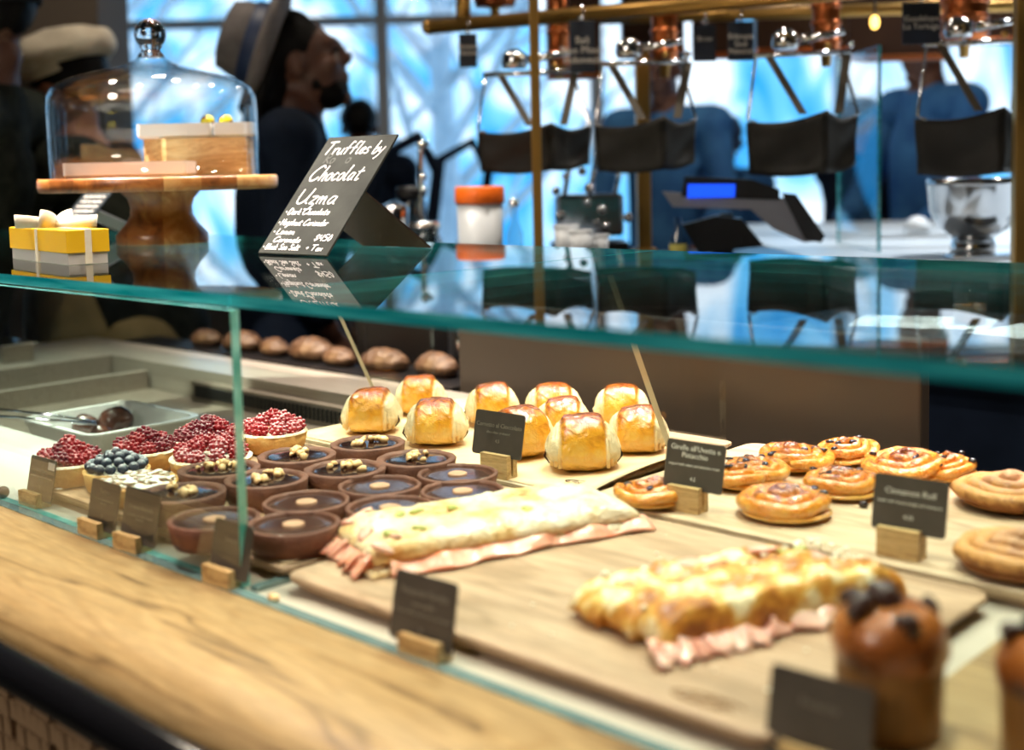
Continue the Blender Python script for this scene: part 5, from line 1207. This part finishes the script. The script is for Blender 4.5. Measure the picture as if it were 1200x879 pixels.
def fedora(t, hc, hr):
    k = B(); lathe(k, [(.100, 0), (.098, .03), (.088, .085), (.078, .115), (.055, .122), (.02, .108), (0, .104)], 48)
    for v in k.verts:
        v.co.x *= .88
        if v.co.z > .06: v.co.x *= 1-.35*max(0, v.co.y/.1)*(v.co.z-.06)/.06
    a = O('hat_crown', k, m_hat, t); k = B(); lathe(k, [(.098, -.002), (.125, .002), (.150, .010), (.163, .026), (.165, .028), (.151, .006), (.125, -.003), (.098, -.007)], 56)
    for v in k.verts: v.co.x *= .9
    b = O('hat_brim', k, m_hat, t); k = B(); lathe(k, [(.1005, .002), (.1025, .004), (.1010, .032), (.0960, .062), (.0940, .064)], 48)
    for v in k.verts: v.co.x *= .89
    c = O('hat_band', k, m_band, t)
    for o in (a, b, c): orient(o, hc, hr, (0, -.050, .045), radians(58))
person('bearded person in a tilted grey fedora looking up to the right, in a dark shirt', 378, 3.42, 80, R_+.12, m_skin, m_navy, m_navy, tilt=.22, arms=[((-.21, -.04, 1.12), (-.18, .06, .93)), ((.21, -.04, 1.12), (.18, .06, .93))], hair=True, extra=fedora, hs=1.14, beard=True, hairlong=True)
def newsboy(t, hc, hr):
    k = ball(B(), (0, 0, 0), (1, 1, 1), 4)
    for v in k.verts:
        v.co = Vector((v.co.x*.118, v.co.y*.140, v.co.z*.060)); v.co += Vector((0, 0, 1))*noise.noise(v.co*22)*.014; v.co.z = max(v.co.z, -.03)
    a = O('cap_crown', k, m_cap, t); orient(a, hc, hr, (0, -.02, .085), .05)
    k = B(); lathe(k, [(.0, .012), (.06, .010), (.085, .0), (.086, -.004), (.06, .004), (0, .006)], 40)
    for v in k.verts: v.co.y = v.co.y*.95+.02; v.co.z -= 1.5*v.co.x**2
    b = O('cap_brim', k, m_cap, t); orient(b, hc, hr, (0, .095, .052), -.35)
    k = B(); lathe(k, [(.086, -.02), (.092, -.018), (.092, .006), (.086, .008)], 40)
    c = O('cap_band', k, m_cap, t); orient(c, hc, hr, (0, -.008, .055), .0)
def newsboy_apron(t, hc, hr):
    newsboy(t, hc, hr); k = B(); caps(k, (0, -.06, .98), (0, -.05, .72), .185, .20); caps(k, (0, -.04, 1.10), (0, -.05, .98), .165, .185); remesh(O('apron', k, m_khaki, t), .016, 5)
person('person in a cream newsboy cap, dark shirt and khaki apron bending to the left', 108, 3.62, 116, L__-.12, m_skin2, m_plaid, m_khaki, tilt=-.35, lean=.22, hs=1.24, arms=[((-.26, .14, 1.18), (-.16, .36, 1.24)), ((.26, .14, 1.18), (.16, .36, 1.26))], hair=True, extra=newsboy_apron)
def beanie(t, hc, hr):
    k = B(); lathe(k, [(.093, -.02), (.098, -.015), (.098, .02), (.094, .05), (.075, .085), (.04, .105), (0, .11)], 40)
    for v in k.verts: v.co.y *= 1.12
    a = O('beanie', k, m_beanie, t); orient(a, hc, hr, (0, -.025, .05), .15)
    k = B()
    for i in range(7): caps(k, hc+hr @ Vector((-.03+.01*i, -.10, .06)), hc+hr @ Vector((-.05+.015*i, -.26-.01*(i % 3), .055-.02*(i % 4))), .016, .013, 8)
    remesh(O('tied_dreadlocks', k, m_hair, t), .009, 2)
    k = B(); tube(k, [hc+hr @ Vector((s_*.07, y_, .012)) for s_, y_ in ((1, -.01), (1, .05), (.9, .095), (.3, .103), (-.3, .103), (-.9, .095), (-1, .05), (-1, -.01))], .003, 6); O('glasses', k, m_brass, t)
person('bearded person in a charcoal beanie and thin glasses at the top left corner', 26, 3.25, 42, L__-.1, m_skin, m_plaid, m_navy, tilt=-.30, extra=beanie, beard=True, hs=1.24, lean=-.2, arms=[((-.25, .05, 1.12), (-.15, .30, 1.05)), ((.25, .05, 1.12), (.15, .30, 1.10))])
person('person with dark hair far away beside the window, head above the tent sign', 435, 5.6, 152, AW, m_skin, m_navy, m_navy)
person('person in a blue shirt behind the second leather sling, looking down', 782, 5.0, 88, TW-.5, m_skin, m_blueshirt, m_navy, tilt=-.2)
def bluecap(t, hc, hr):
    k = B(); lathe(k, [(.094, 0), (.094, .03), (.07, .075), (.03, .092), (0, .095)], 36); a = O('cap_crown', k, m_band, t); orient(a, hc, hr, (0, -.01, .05), 0)
    k = B(); lathe(k, [(0, .006), (.06, .004), (.08, -.002), (.06, 0), (0, 0)], 30); a = O('cap_brim', k, m_band, t); orient(a, hc, hr, (0, .10, .055), -.15)
person('person in a blue cap and blue shirt bending over between two slings', 848, 5.6, 172, TW, m_skin2, m_blueshirt, m_blueshirt, tilt=-.35, extra=bluecap)
person('person with dark hair in a blue shirt standing left of the rightmost sling', 1078, 4.95, 62, L__+.4, m_skin, m_blueshirt, m_navy, tilt=-.2)
person('person with reddish face leaning forward behind the pale counter', 1012, 5.6, 150, TW+.6, m_skin2, m_navy, m_navy, tilt=-.25, arms=[((-.25, .10, 1.10), (-.10, .33, 1.05)), ((.25, .10, 1.10), (.12, .33, 1.08))])
